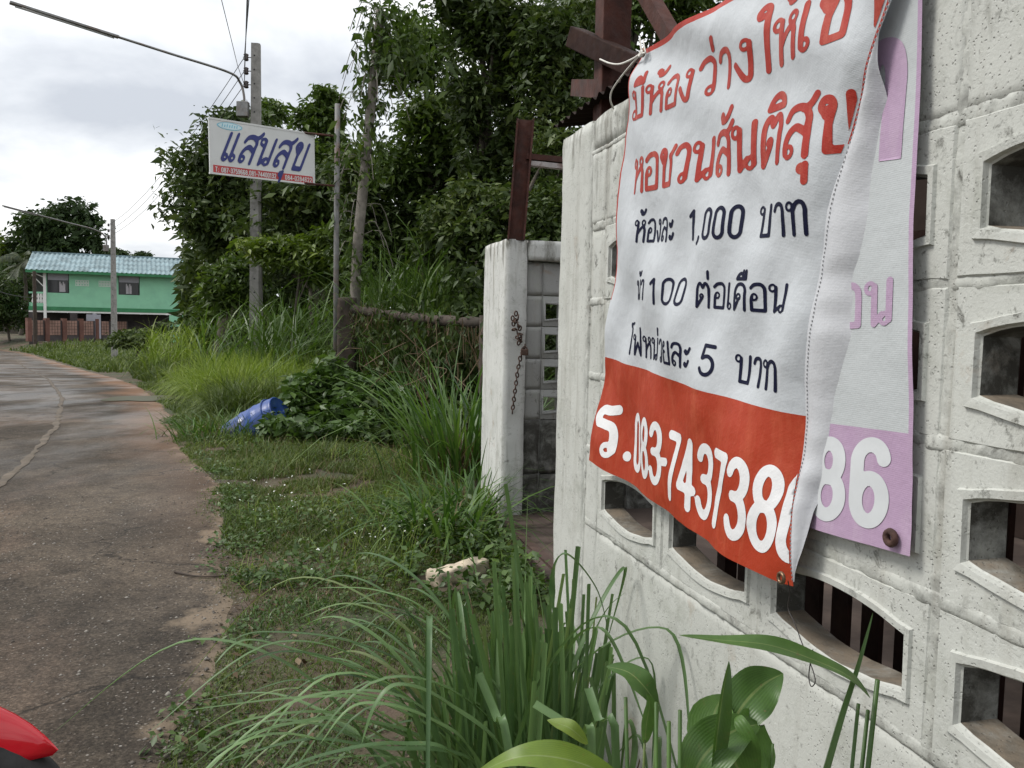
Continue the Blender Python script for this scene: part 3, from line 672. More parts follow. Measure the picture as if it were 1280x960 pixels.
# chain and padlock hanging on the pier
c0_, c1_ = at_depth(645, 392, 5.40), at_depth(643, 514, 5.40)
chain = empty("chain", c0_, 0, "rusty chain with a padlock hanging down the white gatepost", "chain")
me_l = None
pts = []
for k in range(26):
    t = k/25
    if t < .35: p = c0_+np.array([.035*t/.35+.012*math.sin(k*2.1), -.012-.01*abs(math.sin(k*1.3)), -.20*t/.35])
    else: u = (t-.35)/.65; p = c0_+np.array([.035-.045*u+.03*math.exp(-8*u), -.012, -.20-.42*u])
    pts.append(p)
for k, p in enumerate(pts):
    if me_l is None:
        o = Geo().torus((0,0,0), .0150, .0050, (1,0,0), (0,0,1), 12, 6, .62).make("link", M_chain, chain, True); me_l = o.data
    else: o = link("link", me_l, chain)
    o.location = p-c0_; o.rotation_euler = (0.15*math.sin(k), .25*math.sin(k*1.9), (k%2)*1.35+.2)
for k, (dx, dz) in enumerate(((-.02,-.03),(.0,-.05),(.02,-.08),(-.01,-.1),(.03,-.13),(.01,-.15),(.03,-.17),(-.015,-.065))):
    o = link("link", me_l, chain); o.location = (dx, -.018, dz); o.rotation_euler = (.4*k, .9*k, 1.3*k)
pl = Geo().box((.035,-.035,-.262), (.083,-.012,-.222)).make("padlock", M_chain, chain, bevel=.004)
Geo().torus((.059,-.023,-.222), .015, .004, (1,0,0), (0,0,1), 14, 6).make("shackle", M_chain, pl, True)

# ---------------------------------------------------------------- banners
BP = .05
L_PX = [(803,62),(793,96),(780,167),(773,215),(768,280),(755,440),(748,510),(742,575)]
R_SZ = [(1.575,1.87)]+[wall_sz(*p, .046) for p in ((1103,0),(1083,70),(1025,260),(990,480),(985,620),(988,735))]
F_SZ = [(1.560,1.87)]+[wall_sz(*p, q) for p, q in (((1109,0),.03),((1102,70),.03),((1086,260),.03),((1051,450),.034),((1038,520),.038),((1001,640),.046),((985,720),.052))]
L_SZ = np.array([wall_sz(*p, BP) for p in L_PX])
R_SZ, F_SZ = np.array(R_SZ), np.array(F_SZ)
def on_curve(Q, z): o = np.argsort(Q[:,1]); return np.interp(z, Q[o,1], Q[o,0])
ZL0, ZL1, ZR0, ZR1 = L_SZ[0,1], L_SZ[-1,1], 1.87, .919
def right_x(z): return on_curve(R_SZ, z)
def ban_p(S, z):
    """how far the cloth stands off the wall"""
    S, z = np.asarray(S, float), np.asarray(z, float); P = np.stack([S, z, 0*S], 1)
    t = np.clip((1.9-z)/.95, 0, 1)
    p = BP+.010*np.sin(9*S+4*z)*t+.0045*np.sin(31*S-12*z+2*np.sin(7*z))+.0035*np.sin(22*(S*.75+z)+1.4)
    p = p+.006*fnoise(P, 6, 3)+.0022*fnoise(P, 19, 8)
    top = np.clip((z-1.6)/.28, 0, 1)
    p = p+top*.008*np.sin(26*(z+.55*S))+top*.004*np.sin(47*(z+.4*S)+1)
    low = np.clip((1.22-z)/.25, 0, 1)
    p = p+low*(.006*np.sin(17*S+6*z)+.012*np.clip((S-1.0)/.35, 0, 1))
    d = right_x(z)-S                                       # towards the folded edge the cloth rolls back
    p = p-.016*np.clip(1-d/.05, 0, 1)**2
    return p
BROOT = W0.copy()
def wall_local(S, z, p): return np.stack([np.asarray(S, float), -np.asarray(p, float), np.asarray(z, float)], 1)
ban = empty("rent_banner", W0, WROT, "white cloth banner with red and navy lettering, folded over at its edge", "banner")
def banner_grid(nu, nv, zfun=None):
    S, Z = [], []
    for j in range(nv+1):
        zl = ZL0+(ZL1-ZL0)*j/nv; zr = ZR0+(ZR1-ZR0)*j/nv; a = on_curve(L_SZ, zl); b = on_curve(R_SZ, zr)
        u = np.arange(nu+1)/nu; S += list(a+(b-a)*u); Z += list(zl+(zr-zl)*u-.010*np.sin(math.pi*u)*(j/nv)**6)
    return np.array(S), np.array(Z)
NU, NV = 300, 190
S, Z = banner_grid(NU, NV)
ii = np.arange(NU)[None,:]+np.arange(NV)[:,None]*(NU+1); Fq = np.stack([ii+NU+1, ii+NU+2, ii+1, ii], -1).reshape(-1, 4)
rowb = int(round((ZL0-1.242)/(ZL0-ZL1)*NV))
mi = np.zeros((NV, NU), int); mi[rowb:, :] = 1; mi[:rowb-28, :2] = 2; mi[:2, :] = 2
mi[:int(.30*NV), -1:] = 2
mk("cloth", wall_local(S, Z, ban_p(S, Z)), Fq, [M_vinyl, M_orange, M_edge], ban, smooth=True, midx=mi.ravel())
# the folded strip: rolls from the printed edge round to the wall side
nf = 14; nz_ = 150; V = []; zz = np.linspace(1.87, .925, nz_+1)
for z in zz:
    a = float(right_x(z)); b = float(on_curve(F_SZ, z)); b = max(b, a+.0015); pa = float(ban_p(np.array([a]), np.array([z]))[0])
    wr = .0016*math.sin(z*70+2*math.sin(z*23))+.0018*math.sin(z*31+1)
    fw = min(1, (b-a)/.045)
    for k in range(nf+1):
        u = k/nf; S_ = a+(b-a)*u
        V.append((S_+.0022*math.sin(z*40)*u, -(pa+fw*(.010*math.sin(math.pi*min(1, u*1.15))-.020*u*u+wr*math.sin(math.pi*u*.9))-.0006*u), z+.003*math.sin(z*55)*u))
ii = np.arange(nf)[None,:]+np.arange(nz_)[:,None]*(nf+1); Fq = np.stack([ii+nf+1, ii+nf+2, ii+1, ii], -1).reshape(-1, 4)
mk("folded_edge", V, Fq, M_vinylback, ban, smooth=True)
# stitches along the fold
st = Geo(); Vn = np.array(V).reshape(nz_+1, nf+1, 3)
for k in range(0, nz_, 1):
    p = Vn[k, 2]+(Vn[k,3]-Vn[k,2])*.2; q = p+(Vn[k+1,2]-Vn[k,2])*.5
    st.beam(p+np.array([0,-.0012,0]), q+np.array([0,-.0012,0]), .0014, .001, (0,1,0))
st.make("stitching", simple("grey_thread", (.25,.25,.26), .8, .1, 20, 0), ban)
# ---------------------------------------------------------------- lettering
# every letter is a list of pen strokes in a box 1 high: ('l' straight, 's' smooth, 'o' ring)
def arcp(cx, cy, rx, ry, a0, a1, n=14):
    return [(cx+rx*math.cos(math.radians(a0+(a1-a0)*i/n)), cy+ry*math.sin(math.radians(a0+(a1-a0)*i/n))) for i in range(n+1)]
HL = ('o', .075, .875, .125)                       # the head loop at top left
GLY = {
 'ม': (.68, [HL, ('l', [(.19,.9),(.19,.1)]), ('o',.02,.16,.155), ('l', [(.12,.02),(.58,.02)]), ('l', [(.58,.02),(.58,1)])]),
 'ห': (.68, [HL, ('l', [(.19,.9),(.19,0)]), ('s', [(.19,.35),(.32,.55),(.45,.68),(.56,.74)]), ('o',.52,.88,.115), ('s', [(.50,.70),(.59,.6),(.61,.42),(.61,0)])]),
 'ท': (.66, [HL, ('l', [(.19,.9),(.19,0)]), ('s', [(.19,.72),(.28,.93),(.40,1.0),(.53,.95),(.59,.78),(.59,.6)]), ('l', [(.59,.65),(.59,0)])]),
 'อ': (.62, [('o',.19,.52,.115), ('s', [(.10,.52),(.08,.4),(.08,.2),(.08,.02)]), ('l', [(.08,.02),(.56,.02)]), ('l', [(.56,.02),(.56,.7)]), ('s', [(.56,.65),(.54,.86),(.44,.98),(.32,1.0),(.18,.97),(.06,.86)])]),
 'ง': (.50, [('o',.30,.88,.115), ('l', [(.40,.9),(.40,.1)]), ('s', [(.40,.14),(.38,.03),(.32,.02),(.24,.1),(.04,.46)])]),
 'ว': (.52, [('o',.34,.11,.115), ('l', [(.43,.1),(.43,.7)]), ('s', [(.43,.65),(.42,.85),(.33,.98),(.22,1.0),(.10,.95),(.03,.82)])]),
 'า': (.46, [('s', [(.03,.80),(.08,.95),(.20,1.0),(.33,.95),(.38,.78),(.38,.6)]), ('l', [(.38,.65),(.38,0)])]),
 'ใ': (.40, [('l', [(.26,0),(.26,1.2)]), ('s', [(.26,1.15),(.25,1.4),(.14,1.48),(.03,1.38),(.06,1.25),(.16,1.26)])]),
 'ไ': (.40, [('l', [(.26,0),(.26,1.15)]), ('s', [(.26,1.1),(.20,1.3),(.10,1.38),(.06,1.5),(.22,1.5),(.36,1.56)])]),
 'เ': (.30, [('l', [(.09,1),(.09,.1)]), ('o',.18,.11,.115)]),
 'แ': (.62, [('l', [(.09,1),(.09,.1)]), ('o',.18,.11,.115), ('l', [(.40,1),(.40,.1)]), ('o',.49,.11,.115)]),
 'ช': (.70, [('o',.20,.74,.10), ('s', [(.13,.76),(.06,.88),(.12,1.0),(.24,.98),(.30,.86),(.25,.64),(.22,.5)]), ('l', [(.22,.55),(.22,.02)]), ('l', [(.22,.02),(.58,.02)]), ('s', [(.58,.02),(.58,.5),(.55,.72),(.52,.8),(.60,.88),(.70,1.03)])]),
 'ข': (.66, [('o',.20,.74,.10), ('s', [(.13,.76),(.06,.88),(.12,1.0),(.24,.98),(.30,.86),(.25,.64),(.22,.5)]), ('l', [(.22,.55),(.22,.02)]), ('l', [(.22,.02),(.58,.02)]), ('l', [(.58,.02),(.58,1)])]),
 'ล': (.64, [('o',.18,.12,.115), ('s', [(.09,.1),(.08,.3),(.16,.5),(.30,.6),(.45,.52),(.57,.42)]), ('s', [(.06,.80),(.14,.95),(.32,1.0),(.49,.95),(.57,.78),(.57,.6)]), ('l', [(.57,.65),(.57,0)])]),
 'ส': (.66, [('o',.18,.12,.115), ('s', [(.09,.1),(.08,.3),(.16,.5),(.30,.6),(.45,.52),(.57,.42)]), ('s', [(.06,.80),(.14,.95),(.30,1.0),(.47,.95),(.57,.78),(.57,.6)]), ('l', [(.57,.65),(.57,0)]), ('s', [(.44,.95),(.58,1.0),(.70,1.16)])]),
 'น': (.68, [HL, ('l', [(.19,.9),(.19,.02)]), ('s', [(.19,.03),(.28,.115),(.40,.22)]), ('o',.47,.13,.125), ('l', [(.58,.1),(.58,1)])]),
 'บ': (.66, [HL, ('l', [(.19,.9),(.19,.02)]), ('l', [(.19,.02),(.58,.02)]), ('l', [(.58,.02),(.58,1)])]),
 'ด': (.66, [('o',.28,.50,.115), ('s', [(.30,.42),(.20,.2),(.09,.0)]), ('s', [(.09,0),(.08,.5),(.09,.78),(.18,.95),(.33,1.0),(.49,.95),(.58,.78),(.58,.6)]), ('l', [(.58,.65),(.58,0)])]),
 'ต': (.68, [('o',.28,.46,.08), ('s', [(.30,.38),(.20,.2),(.09,.0)]), ('s', [(.09,0),(.08,.5),(.09,.78),(.16,.96),(.25,.98),(.34,.82),(.43,.98),(.52,.96),(.59,.78),(.59,.6)]), ('l', [(.59,.65),(.59,0)])]),
 'ย': (.64, [('o',.17,.88,.115), ('s', [(.08,.86),(.06,.68),(.14,.58),(.26,.55)]), ('s', [(.22,.56),(.10,.48),(.08,.3),(.08,.02)]), ('l', [(.08,.02),(.57,.02)]), ('l', [(.57,.02),(.57,1)])]),
 'ฟ': (.78, [HL, ('l', [(.19,.9),(.19,.02)]), ('l', [(.19,.02),(.42,.62)]), ('l', [(.42,.62),(.66,.02)]), ('l', [(.66,.02),(.66,1.36)])]),
 'ร': (.54, [('o',.34,.11,.115), ('s', [(.43,.12),(.43,.4),(.38,.6),(.24,.66),(.08,.70)]), ('s', [(.08,.70),(.05,.84),(.12,.98),(.28,.97),(.46,1.0)])]),
 'ะ': (.40, [('o',.11,.70,.07), ('s', [(.14,.62),(.24,.66),(.33,.86)]), ('o',.11,.16,.07), ('s', [(.14,.08),(.24,.12),(.33,.32)])]),
 '.': (.26, [('l', [(.12,.03),(.13,.03)])]), ',': (.24, [('s', [(.14,.05),(.13,-.06),(.06,-.16)])]), '-': (.34, [('l', [(.05,.42),(.28,.42)])]),
 ':': (.26, [('l', [(.12,.08),(.13,.08)]), ('l', [(.12,.6),(.13,.6)])]), ' ': (.36, []), 'T': (.5, [('l', [(.03,1),(.47,1)]), ('l', [(.25,1),(.25,0)])]),
 '0': (.52, [('s', arcp(.25,.78,.19,.22,0,180)+arcp(.25,.22,.19,.22,180,360)+[(.44,.78)])]),
 '1': (.40, [('l', [(.22,0),(.22,1)]), ('l', [(.22,1),(.06,.82)])]),
 '2': (.52, [('s', arcp(.25,.76,.19,.24,165,-20)+[(.36,.5),(.2,.25),(.06,.02)]), ('l', [(.06,.02),(.45,.02)])]),
 '3': (.50, [('s', arcp(.23,.76,.18,.24,160,-80,12)), ('s', arcp(.23,.27,.20,.27,80,-160,12)), ('l', [(.16,.53),(.26,.53)])]),
 '4': (.54, [('l', [(.36,0),(.36,1)]), ('l', [(.36,1),(.03,.28)]), ('l', [(.03,.28),(.49,.28)])]),
 '5': (.50, [('l', [(.42,1),(.10,1)]), ('l', [(.10,1),(.08,.56)]), ('s', arcp(.24,.32,.20,.32,130,-155,14))]),
 '6': (.52, [('s', arcp(.25,.78,.19,.22,10,180)+[(.06,.5),(.06,.25)]), ('s', arcp(.25,.28,.19,.28,0,360,18))]),
 '7': (.48, [('l', [(.04,1),(.44,1)]), ('s', [(.44,1),(.30,.6),(.20,.3),(.16,0)])]),
 '8': (.52, [('s', arcp(.25,.76,.17,.24,0,360,18)), ('s', arcp(.25,.27,.20,.27,0,360,18))]),
 '9': (.52, [('s', arcp(.25,.72,.19,.28,0,360,18)), ('s', [(.44,.75),(.44,.45)]+arcp(.25,.22,.19,.22,0,-170))]),
}
# marks that stand over or under the letter before: drawn back from its right edge
MARK = {
 'ี': [('s', [(-.52,1.20),(-.42,1.36),(-.26,1.40),(-.10,1.20)]), ('l', [(-.52,1.20),(-.08,1.20)]), ('l', [(-.08,1.20),(-.08,1.52)])],
 'ิ': [('s', [(-.52,1.20),(-.44,1.38),(-.28,1.44),(-.14,1.36),(-.08,1.20)]), ('l', [(-.52,1.20),(-.08,1.20)])],
 'ื': [('s', [(-.54,1.20),(-.44,1.36),(-.30,1.40),(-.10,1.20)]), ('l', [(-.54,1.20),(-.08,1.20)]), ('l', [(-.08,1.20),(-.08,1.50)]), ('l', [(-.22,1.20),(-.22,1.50)])],
 'ั': [('o',-.36,1.36,.07), ('s', [(-.36,1.26),(-.22,1.26),(-.10,1.36),(-.03,1.50)])],
 'ุ': [('o',-.15,-0.26,.07), ('l', [(-.07,-0.20),(-.07,-0.52)])],
 'ู': [('o',-.3,-0.26,.07), ('l', [(-.22,-0.20),(-.22,-0.50),(-.07,-0.50),(-.07,-0.20)])],
 '่': [('l', [(-.10,1.20),(-.10,1.48)])],
 '้': [('o',-.36,1.42,.065), ('s', [(-.28,1.40),(-.30,1.28),(-.16,1.30),(-.06,1.48)])],
 'ํ': [('o',-.12,1.34,.08)],
}
def smooth(p, n=6):
    p = [np.array(q, float) for q in p]
    if len(p) < 3: return p
    out = []
    for i in range(len(p)-1):
        a, b, c, d = p[max(i-1,0)], p[i], p[i+1], p[min(i+2,len(p)-1)]
        for k in range(n):
            t = k/n
            out.append(.5*((2*b)+(c-a)*t+(2*a-5*b+4*c-d)*t*t+(3*b-a-3*c+d)*t**3))
    return out+[p[-1]]
def strokes_of(text, track=0.0, up=0):
    """polylines of a whole line of text, baseline at y = 0; returns (list of polylines, advance)"""
    x, out, fac, high = 0.0, [], [], False
    for ch in text:
        if ch in MARK:
            lift = .36 if (ch in '่้' and high) else 0.0
            st, ox = MARK[ch], x-track
            if ch in 'ีิืัํ': high = True
        else:
            w, st = GLY[ch]; ox, lift = x, 0.0; x += w+track; high = False
        for s in st:
            if s[0] == 'o': q = arcp(s[1], s[2], s[3]*.85, s[3], 0, 360, 12)
            elif s[0] == 's': q = smooth(s[1], 5)
            else: q = s[1]
            out.append([(ox+a, b+lift) for a, b in q]); fac.append(.60 if s[0] == 'o' else 1.0)
    return out, x, fac
def letter_mesh(polys, pen, cell, fac, nib=(1.0, 1.0, 0.0)):
    """the pen drawn along the polylines as one flat mesh; nib = (x scale, y scale, angle) makes a broad pen"""
    P = np.array([[*a, *b, k] for q, k in zip(polys, fac) for a, b in zip(q[:-1], q[1:])], float); clip = None
    m = pen*1.6+2*cell
    x0, y0 = min(P[:,0].min(), P[:,2].min())-m, min(P[:,1].min(), P[:,3].min())-m
    x1, y1 = max(P[:,0].max(), P[:,2].max())+m, max(P[:,1].max(), P[:,3].max())+m
    nx, ny = int((x1-x0)/cell)+2, int((y1-y0)/cell)+2
    gx, gy = x0+np.arange(nx)*cell, y0+np.arange(ny)*cell
    Fd = np.full((ny, nx), 9.0)
    ca, sa = math.cos(nib[2]), math.sin(nib[2])
    M = np.array([[ca/nib[0], sa/nib[0]], [-sa/nib[1], ca/nib[1]]])
    for ax, ay, bx, by, pk in P:
        i0, i1 = int((min(ax,bx)-m-x0)/cell), int((max(ax,bx)+m-x0)/cell)+2
        j0, j1 = int((min(ay,by)-m-y0)/cell), int((max(ay,by)+m-y0)/cell)+2
        i0, j0 = max(i0,0), max(j0,0)
        X, Y = np.meshgrid(gx[i0:i1]-ax, gy[j0:j1]-ay)
        px, py = M[0,0]*X+M[0,1]*Y, M[1,0]*X+M[1,1]*Y
        d = M@np.array([bx-ax, by-ay]); L = d@d
        t = np.clip((px*d[0]+py*d[1])/(L+1e-12), 0, 1)
        sd = np.hypot(px-t*d[0], py-t*d[1])-pen*pk
        Fd[j0:j1, i0:i1] = np.minimum(Fd[j0:j1, i0:i1], sd)
    if clip is not None:
        X, Y = np.meshgrid(gx, gy); Fd = np.maximum(Fd, clip(X, Y))
    V, Fc, idx = [], [], {}
    def vert(key, x, y):
        if key not in idx: idx[key] = len(V); V.append((x, y))
        return idx[key]
    S = Fd < 0
    any_ = S[:-1,:-1]|S[1:,:-1]|S[:-1,1:]|S[1:,1:]
    for j, i in zip(*np.nonzero(any_)):
        cs = [(j,i),(j,i+1),(j+1,i+1),(j+1,i)]
        poly = []
        for k in range(4):
            a, b = cs[k], cs[(k+1)%4]
            fa, fb = Fd[a], Fd[b]
            if fa < 0: poly.append(vert(a, gx[a[1]], gy[a[0]]))
            if (fa < 0) != (fb < 0):
                t = fa/(fa-fb); key = (min(a,b), max(a,b))
                poly.append(vert(key, gx[a[1]]+t*(gx[b[1]]-gx[a[1]]), gy[a[0]]+t*(gy[b[0]]-gy[a[0]])))
        if len(poly) >= 3: Fc.append(poly)
    return np.array(V), Fc
def print_words(parent, name, text, mat, x0, y0, x1, y1, h, pen, track, pfun, p_at, lean, off, clip=None, yb=.85, flat=False, cellf=.04):
    """letters printed on a cloth: baseline from photo point 0 to 1, letter height h metres"""
    (s0, z0), (s1, z1) = wall_sz(x0, y0, p_at), wall_sz(x1, y1, p_at)
    q, w, fac = strokes_of(text, track)
    xs = (s1-s0)/(w-track)/h; sl = (z1-z0)/(s1-s0)
    Vt, Fc = letter_mesh([[(a*xs, b) for a, b in s] for s in q], pen, cellf, fac, (max(.45, min(1.15, xs*1.0)), yb, 0))
    if flat: Vt[:,1] = np.maximum(Vt[:,1], 0)
    S = s0+Vt[:,0]*h+lean*Vt[:,1]*h; Zt = z0+sl*Vt[:,0]*h+Vt[:,1]*h
    if clip is not None:
        lim = clip(Zt); keep = S < lim+.012; S = np.minimum(S, lim); Fc = [f for f in Fc if all(keep[i] for i in f)]
        used = sorted({i for f in Fc for i in f}); ix = {a: i for i, a in enumerate(used)}; Fc = [[ix[i] for i in f] for f in Fc]; S, Zt = S[used], Zt[used]
    if not len(S): return
    mk(name, wall_local(S, Zt, pfun(S, Zt)+off), Fc, mat, parent, smooth=True)
cl = lambda z: right_x(z)-.006
for t, x0, y0, x1, y1, h, ln in (("มีห้อง",794,150,866,124,.058,.13),("ว่าง",870,122,942,97,.064,.11),("ให้เช่า",946,92,1096,26,.069,.05)):
    print_words(ban, "lettering", t, M_redink, x0, y0, x1, y1, h, .098, .08, ban_p, BP, ln, .0008, cl)
for t, x0, y0, x1, y1, h, ln in (("หอชวน",790,241,886,222,.071,.12),("สันติสุข",889,221,1056,183,.074,.06)):
    print_words(ban, "lettering", t, M_redink, x0, y0, x1, y1, h, .094, .08, ban_p, BP, ln, .0008, cl)
for t, x0, y0, x1, y1, h, ln in (("ห้องละ",796,302,843,301,.046,.12),("1,000",860,299,924,296,.053,.08),("บาท",943,296,1005,292,.049,.05),
                                 ("น้ํา",795,374,809,374,.041,.12),("100",817,379,860,381,.050,.1),("ต่อเดือน",872,383,977,391,.044,.06),
                                 ("ไฟหน่วยละ",782,441,865,461,.045,.11),("5",879,466,897,471,.053,.08),("บาท",916,476,967,489,.046,.05)):
    print_words(ban, "lettering", t, M_navyink, x0, y0, x1, y1, h, .080, .11, ban_p, BP, ln, .0008)
print_words(ban, "lettering", "ร.", M_whiteink, 746, 565, 783, 574, .112, .125, .02, ban_p, BP, .1, .0008)
for t, x0, y0, x1, y1, h, ln in (("083",783,583,824,605,.120,.08),("-",822,606,832,608,.12,.05),("743738",832,618,970,690,.126,.05),("0",973,692,996,703,.128,.04)):
    print_words(ban, "lettering", t, M_whiteink, x0, y0, x1, y1, h, .088, .08, ban_p, BP, ln, .0008, lambda z: right_x(z)-.002)
# eyelets, the wire at the lower corner and the string at the upper one
def wl(px, py, p): s, z = wall_sz(px, py, p); return np.array([s, -p, z])
Geo().torus(wl(985,722,.062)+np.array([0,-.012,0]), .0075, .003, (1,0,0), (0,0,1), 16, 8).make("eyelet", M_eyelet, ban, True)
Geo().torus(wl(806,66,.052)+np.array([0,-.004,0]), .0075, .003, (1,0,0), (0,0,1), 16, 8).make("eyelet", M_eyelet, ban, True)
def curve_pts(P, n=8): return smooth(P, n)
w_ = [wl(x, y, p) for x, y, p in ((985,726,.066),(987,742,.06),(985,760,.058),(993,778,.056),(1001,800,.055),(1008,818,.056),(1016,838,.058),(1019,852,.06),(1014,858,.062),(1011,846,.06),(1013,824,.058),(1010,812,.056),(1004,818,.056),(1012,826,.056),(1016,812,.056))]
Geo().tube(curve_pts(w_, 5), .0009, 5).make("wire", M_wire, label="thin dark wire dangling from the banner's lower corner", cat="wire").matrix_world = Matrix.Translation(W0.tolist()) @ Matrix.Rotation(WROT, 4, 'Z')
s_ = [wl(x, y, p) for x, y, p in ((807,66,.06),(800,68,.062),(790,74,.06),(775,80,.05),(762,79,.04),(750,74,.03))]
s2 = [wl(x, y, p) for x, y, p in ((799,69,.06),(788,82,.055),(775,98,.05),(765,113,.04),(763,125,.035),(767,136,.015))]
s3 = [wl(x, y, p) for x, y, p in ((803,70,.06),(801,58,.058),(800,48,.056))]
s4 = [wl(x, y, p) for x, y, p in ((807,66,.06),(805,56,.058),(804,50,.054))]
g = Geo()
for q, r in ((s_, .0022), (s2, .0022), (s3, .0020), (s4, .0016)): g.tube(curve_pts(q, 5), r, 6)
g.torus(wl(801,67,.062), .006, .003, (1,0,0), (0,.3,.95), 12, 6)
o = g.make("tie_string", M_string, label="white tie string knotted at the banner's upper corner", cat="string", smooth=True)
o.matrix_world = Matrix.Translation(W0.tolist()) @ Matrix.Rotation(WROT, 4, 'Z')
# the older banner behind
PP = .018
fb = empty("faded_banner", W0, WROT, "older faded banner with pink print half hidden behind the white one", "banner")
PR = np.array([(1.556,1.86),(1.560,1.745),(1.570,1.49),(1.580,1.32),(1.593,1.030)])
def fad_p(S, z):
    S, z = np.asarray(S, float), np.asarray(z, float)
    return PP+.003*np.sin(5*S+9*z)+.002*np.sin(17*S+3*z)+.004*np.clip((1.2-z)/.2, 0, 1)*np.sin(9*S)+.003*fnoise(np.stack([S, z, 0*S], 1), 7, 6)
nu, nv = 90, 100; S, Z = [], []
for j in range(nv+1):
    z0 = 1.85+(1.006-1.85)*j/nv
    for i in range(nu+1):
        u = i/nu; z = z0+.02*u; b = float(on_curve(PR, z)); S.append(.80+(b-.80)*u); Z.append(z-.012*math.sin(math.pi*u*1.0)*(j/nv)**5)
S, Z = np.array(S), np.array(Z)
ii = np.arange(nu)[None,:]+np.arange(nv)[:,None]*(nu+1); Fq = np.stack([ii+nu+1, ii+nu+2, ii+1, ii], -1).reshape(-1, 4)
jb = int(round((1.85-1.168)/(1.85-1.006)*nv)); mi = np.zeros((nv, nu), int); mi[jb:, :] = 1; mi[:, -1:] = 1; mi[:, :1] = 1
mk("cloth", wall_local(S, Z, fad_p(S, Z)), Fq, [M_fadedvinyl, M_pink], fb, smooth=True, midx=mi.ravel())
print_words(fb, "lettering", "า", M_pink, 1076, 205, 1121, 199, .15, .135, .1, fad_p, PP, 0, .0009, flat=True)
print_words(fb, "lettering", "อน", M_pink, 1047, 409, 1117, 404, .058, .10, .16, fad_p, PP, 0, .0009)
print_words(fb, "lettering", "86", simple("faded_white_ink", (.58,.60,.61), .5, .1, 8, .1, 60), 1014, 640, 1106, 655, .108, .115, .12, fad_p, PP, 0, .0009)
Geo().torus(wl(1117,672,PP)+np.array([0,-.005,0]), .0085, .0048, (1,0,0), (0,0,1), 16, 8).make("eyelet", M_eyerust, fb, True)

# ---------------------------------------------------------------- power line
def pole(px, top, Y, label, foot=None):
    P = at_depth(px, top, Y); gzv = float(ground_z(np.array([P[0]]), np.array([Y]))[0]); hgt = P[2]-gzv
    r = empty("utility_pole", (P[0], Y, gzv), rad(8), label, "utility pole", "concrete utility poles along the road")
    w0, w1 = .13, .085; V = []; n = 10
    for i in range(n+1):
        t = i/n; w = w0+(w1-w0)*t; z = -.3+(hgt+.3)*t
        V += [(-w,-w*.9,z),(w*.55,-w*.9,z),(w,-w*.5,z),(w,w*.9,z),(-w,w*.9,z)]
    F = [(i*5+k, i*5+(k+1)%5, (i+1)*5+(k+1)%5, (i+1)*5+k) for i in range(n) for k in range(5)]+[(0,1,2,3,4)[::-1], tuple(n*5+k for k in range(5))]
    mk("shaft", V, F, M_concrete, r)
    g = Geo()
    for i in range(22):
        z = hgt-.25-i*.28; t = (z+.3)/(hgt+.3); y = -.9*(w0+(w1-w0)*t)-.001; g.tube([(-.02,y+.01,z),(-.02,y-.002,z)], .018, 8)
    g.make("bolt_hole", M_black, r, kind='stuff')
    for k in range(3):
        ip = Geo().lathe([(0,-.07),(.035,-.07),(.055,-.05),(.04,-.03),(.055,0),(.04,.02),(.055,.05),(.03,.07),(0,.07)], 12, (-.19,-.02,hgt-.28-.27*k)).make("insulator", M_insul, r, True)
        Geo().tube([(-.08,-.02,hgt-.28-.27*k),(-.25,-.02,hgt-.28-.27*k)], .010, 6).make("bracket", M_galv, ip)
    return r, np.array([P[0], Y, gzv]), hgt
near_pole, NPB, NPH = pole(320, 55, 17.7, "weathered concrete utility pole rising behind the blue and white sign")
far_pole, FPB, FPH = pole(141, 274, 41.0, "slim concrete utility pole standing in front of the green house")
def lamp(anchor_px, bend_px, arm_px, tip_px, Y0, Y1, label, tube_len):
    A = at_depth(*anchor_px, Y0); B = at_depth(*bend_px, Y0); T = at_depth(*tip_px, Y1); J = A+(B-A)*1.0
    c = at_depth(*arm_px, Y0+(Y1-Y0)*.12); root = empty("street_lamp", A, 0, label, "street lamp", "tube street lamps on the poles")
    path = smooth([A-np.array([0,0,.25]), A, B, c, c+(T-c)*.3, T-(T-c)/np.linalg.norm(T-c)*tube_len], 8)
    k = Y0/17.7
    Geo().tube([p-A for p in path], .024*(1+.3*(k-1)), 10).make("arm", M_galv, root, True)
    d = (T-c)/np.linalg.norm(T-c); e0 = T-d*tube_len; r = .048
    Geo().beam(e0-A, T-A, .11, .045).make("lamp_housing", M_galv, root, bevel=.01)
    Geo().tube([e0+d*.08-A-np.array([0,0,.035]), T-d*.08-A-np.array([0,0,.035])], .02, 10).make("lamp_tube", M_lens, root, True)
    Geo().box((-.13,-.09,-.42), (.10,.06,-.12)).make("control_box", M_galv, root, bevel=.012)
lamp((305,120), (300,103), (285,90), (12,3), 17.6, 15.0, "grey tube lamp on a long arm high above the road, nearer one", 1.75)
lamp((133,303), (131,295), (118,287), (3,257), 40.9, 36.5, "small tube lamp on the arm of the slim far pole", 1.6)
def sag(a, b, s, n=18): a, b = np.array(a), np.array(b); return [a+(b-a)*t-np.array([0,0,s*4*t*(1-t)]) for t in np.linspace(0, 1, n)]
rz = rad(8)
def ins(B, H, k): return B+np.array([math.cos(rz)*-.23, math.sin(rz)*-.23, H-.28-.27*k])
wl_names = ["topmost power cable strung between the two concrete poles", "middle power cable strung between the two concrete poles", "lowest power cable strung between the two concrete poles"]
for k in range(3):
    back = at_depth((322,316,313)[k], -140, 9.0)
    p = sag(ins(FPB, FPH, k), ins(NPB, NPH, k), .5)+sag(ins(NPB, NPH, k), back, .02)[1:]
    Geo().tube(p, .0075, 6).make("power_cable", M_cable, label=wl_names[k], cat="cable", group="cables on the utility poles")
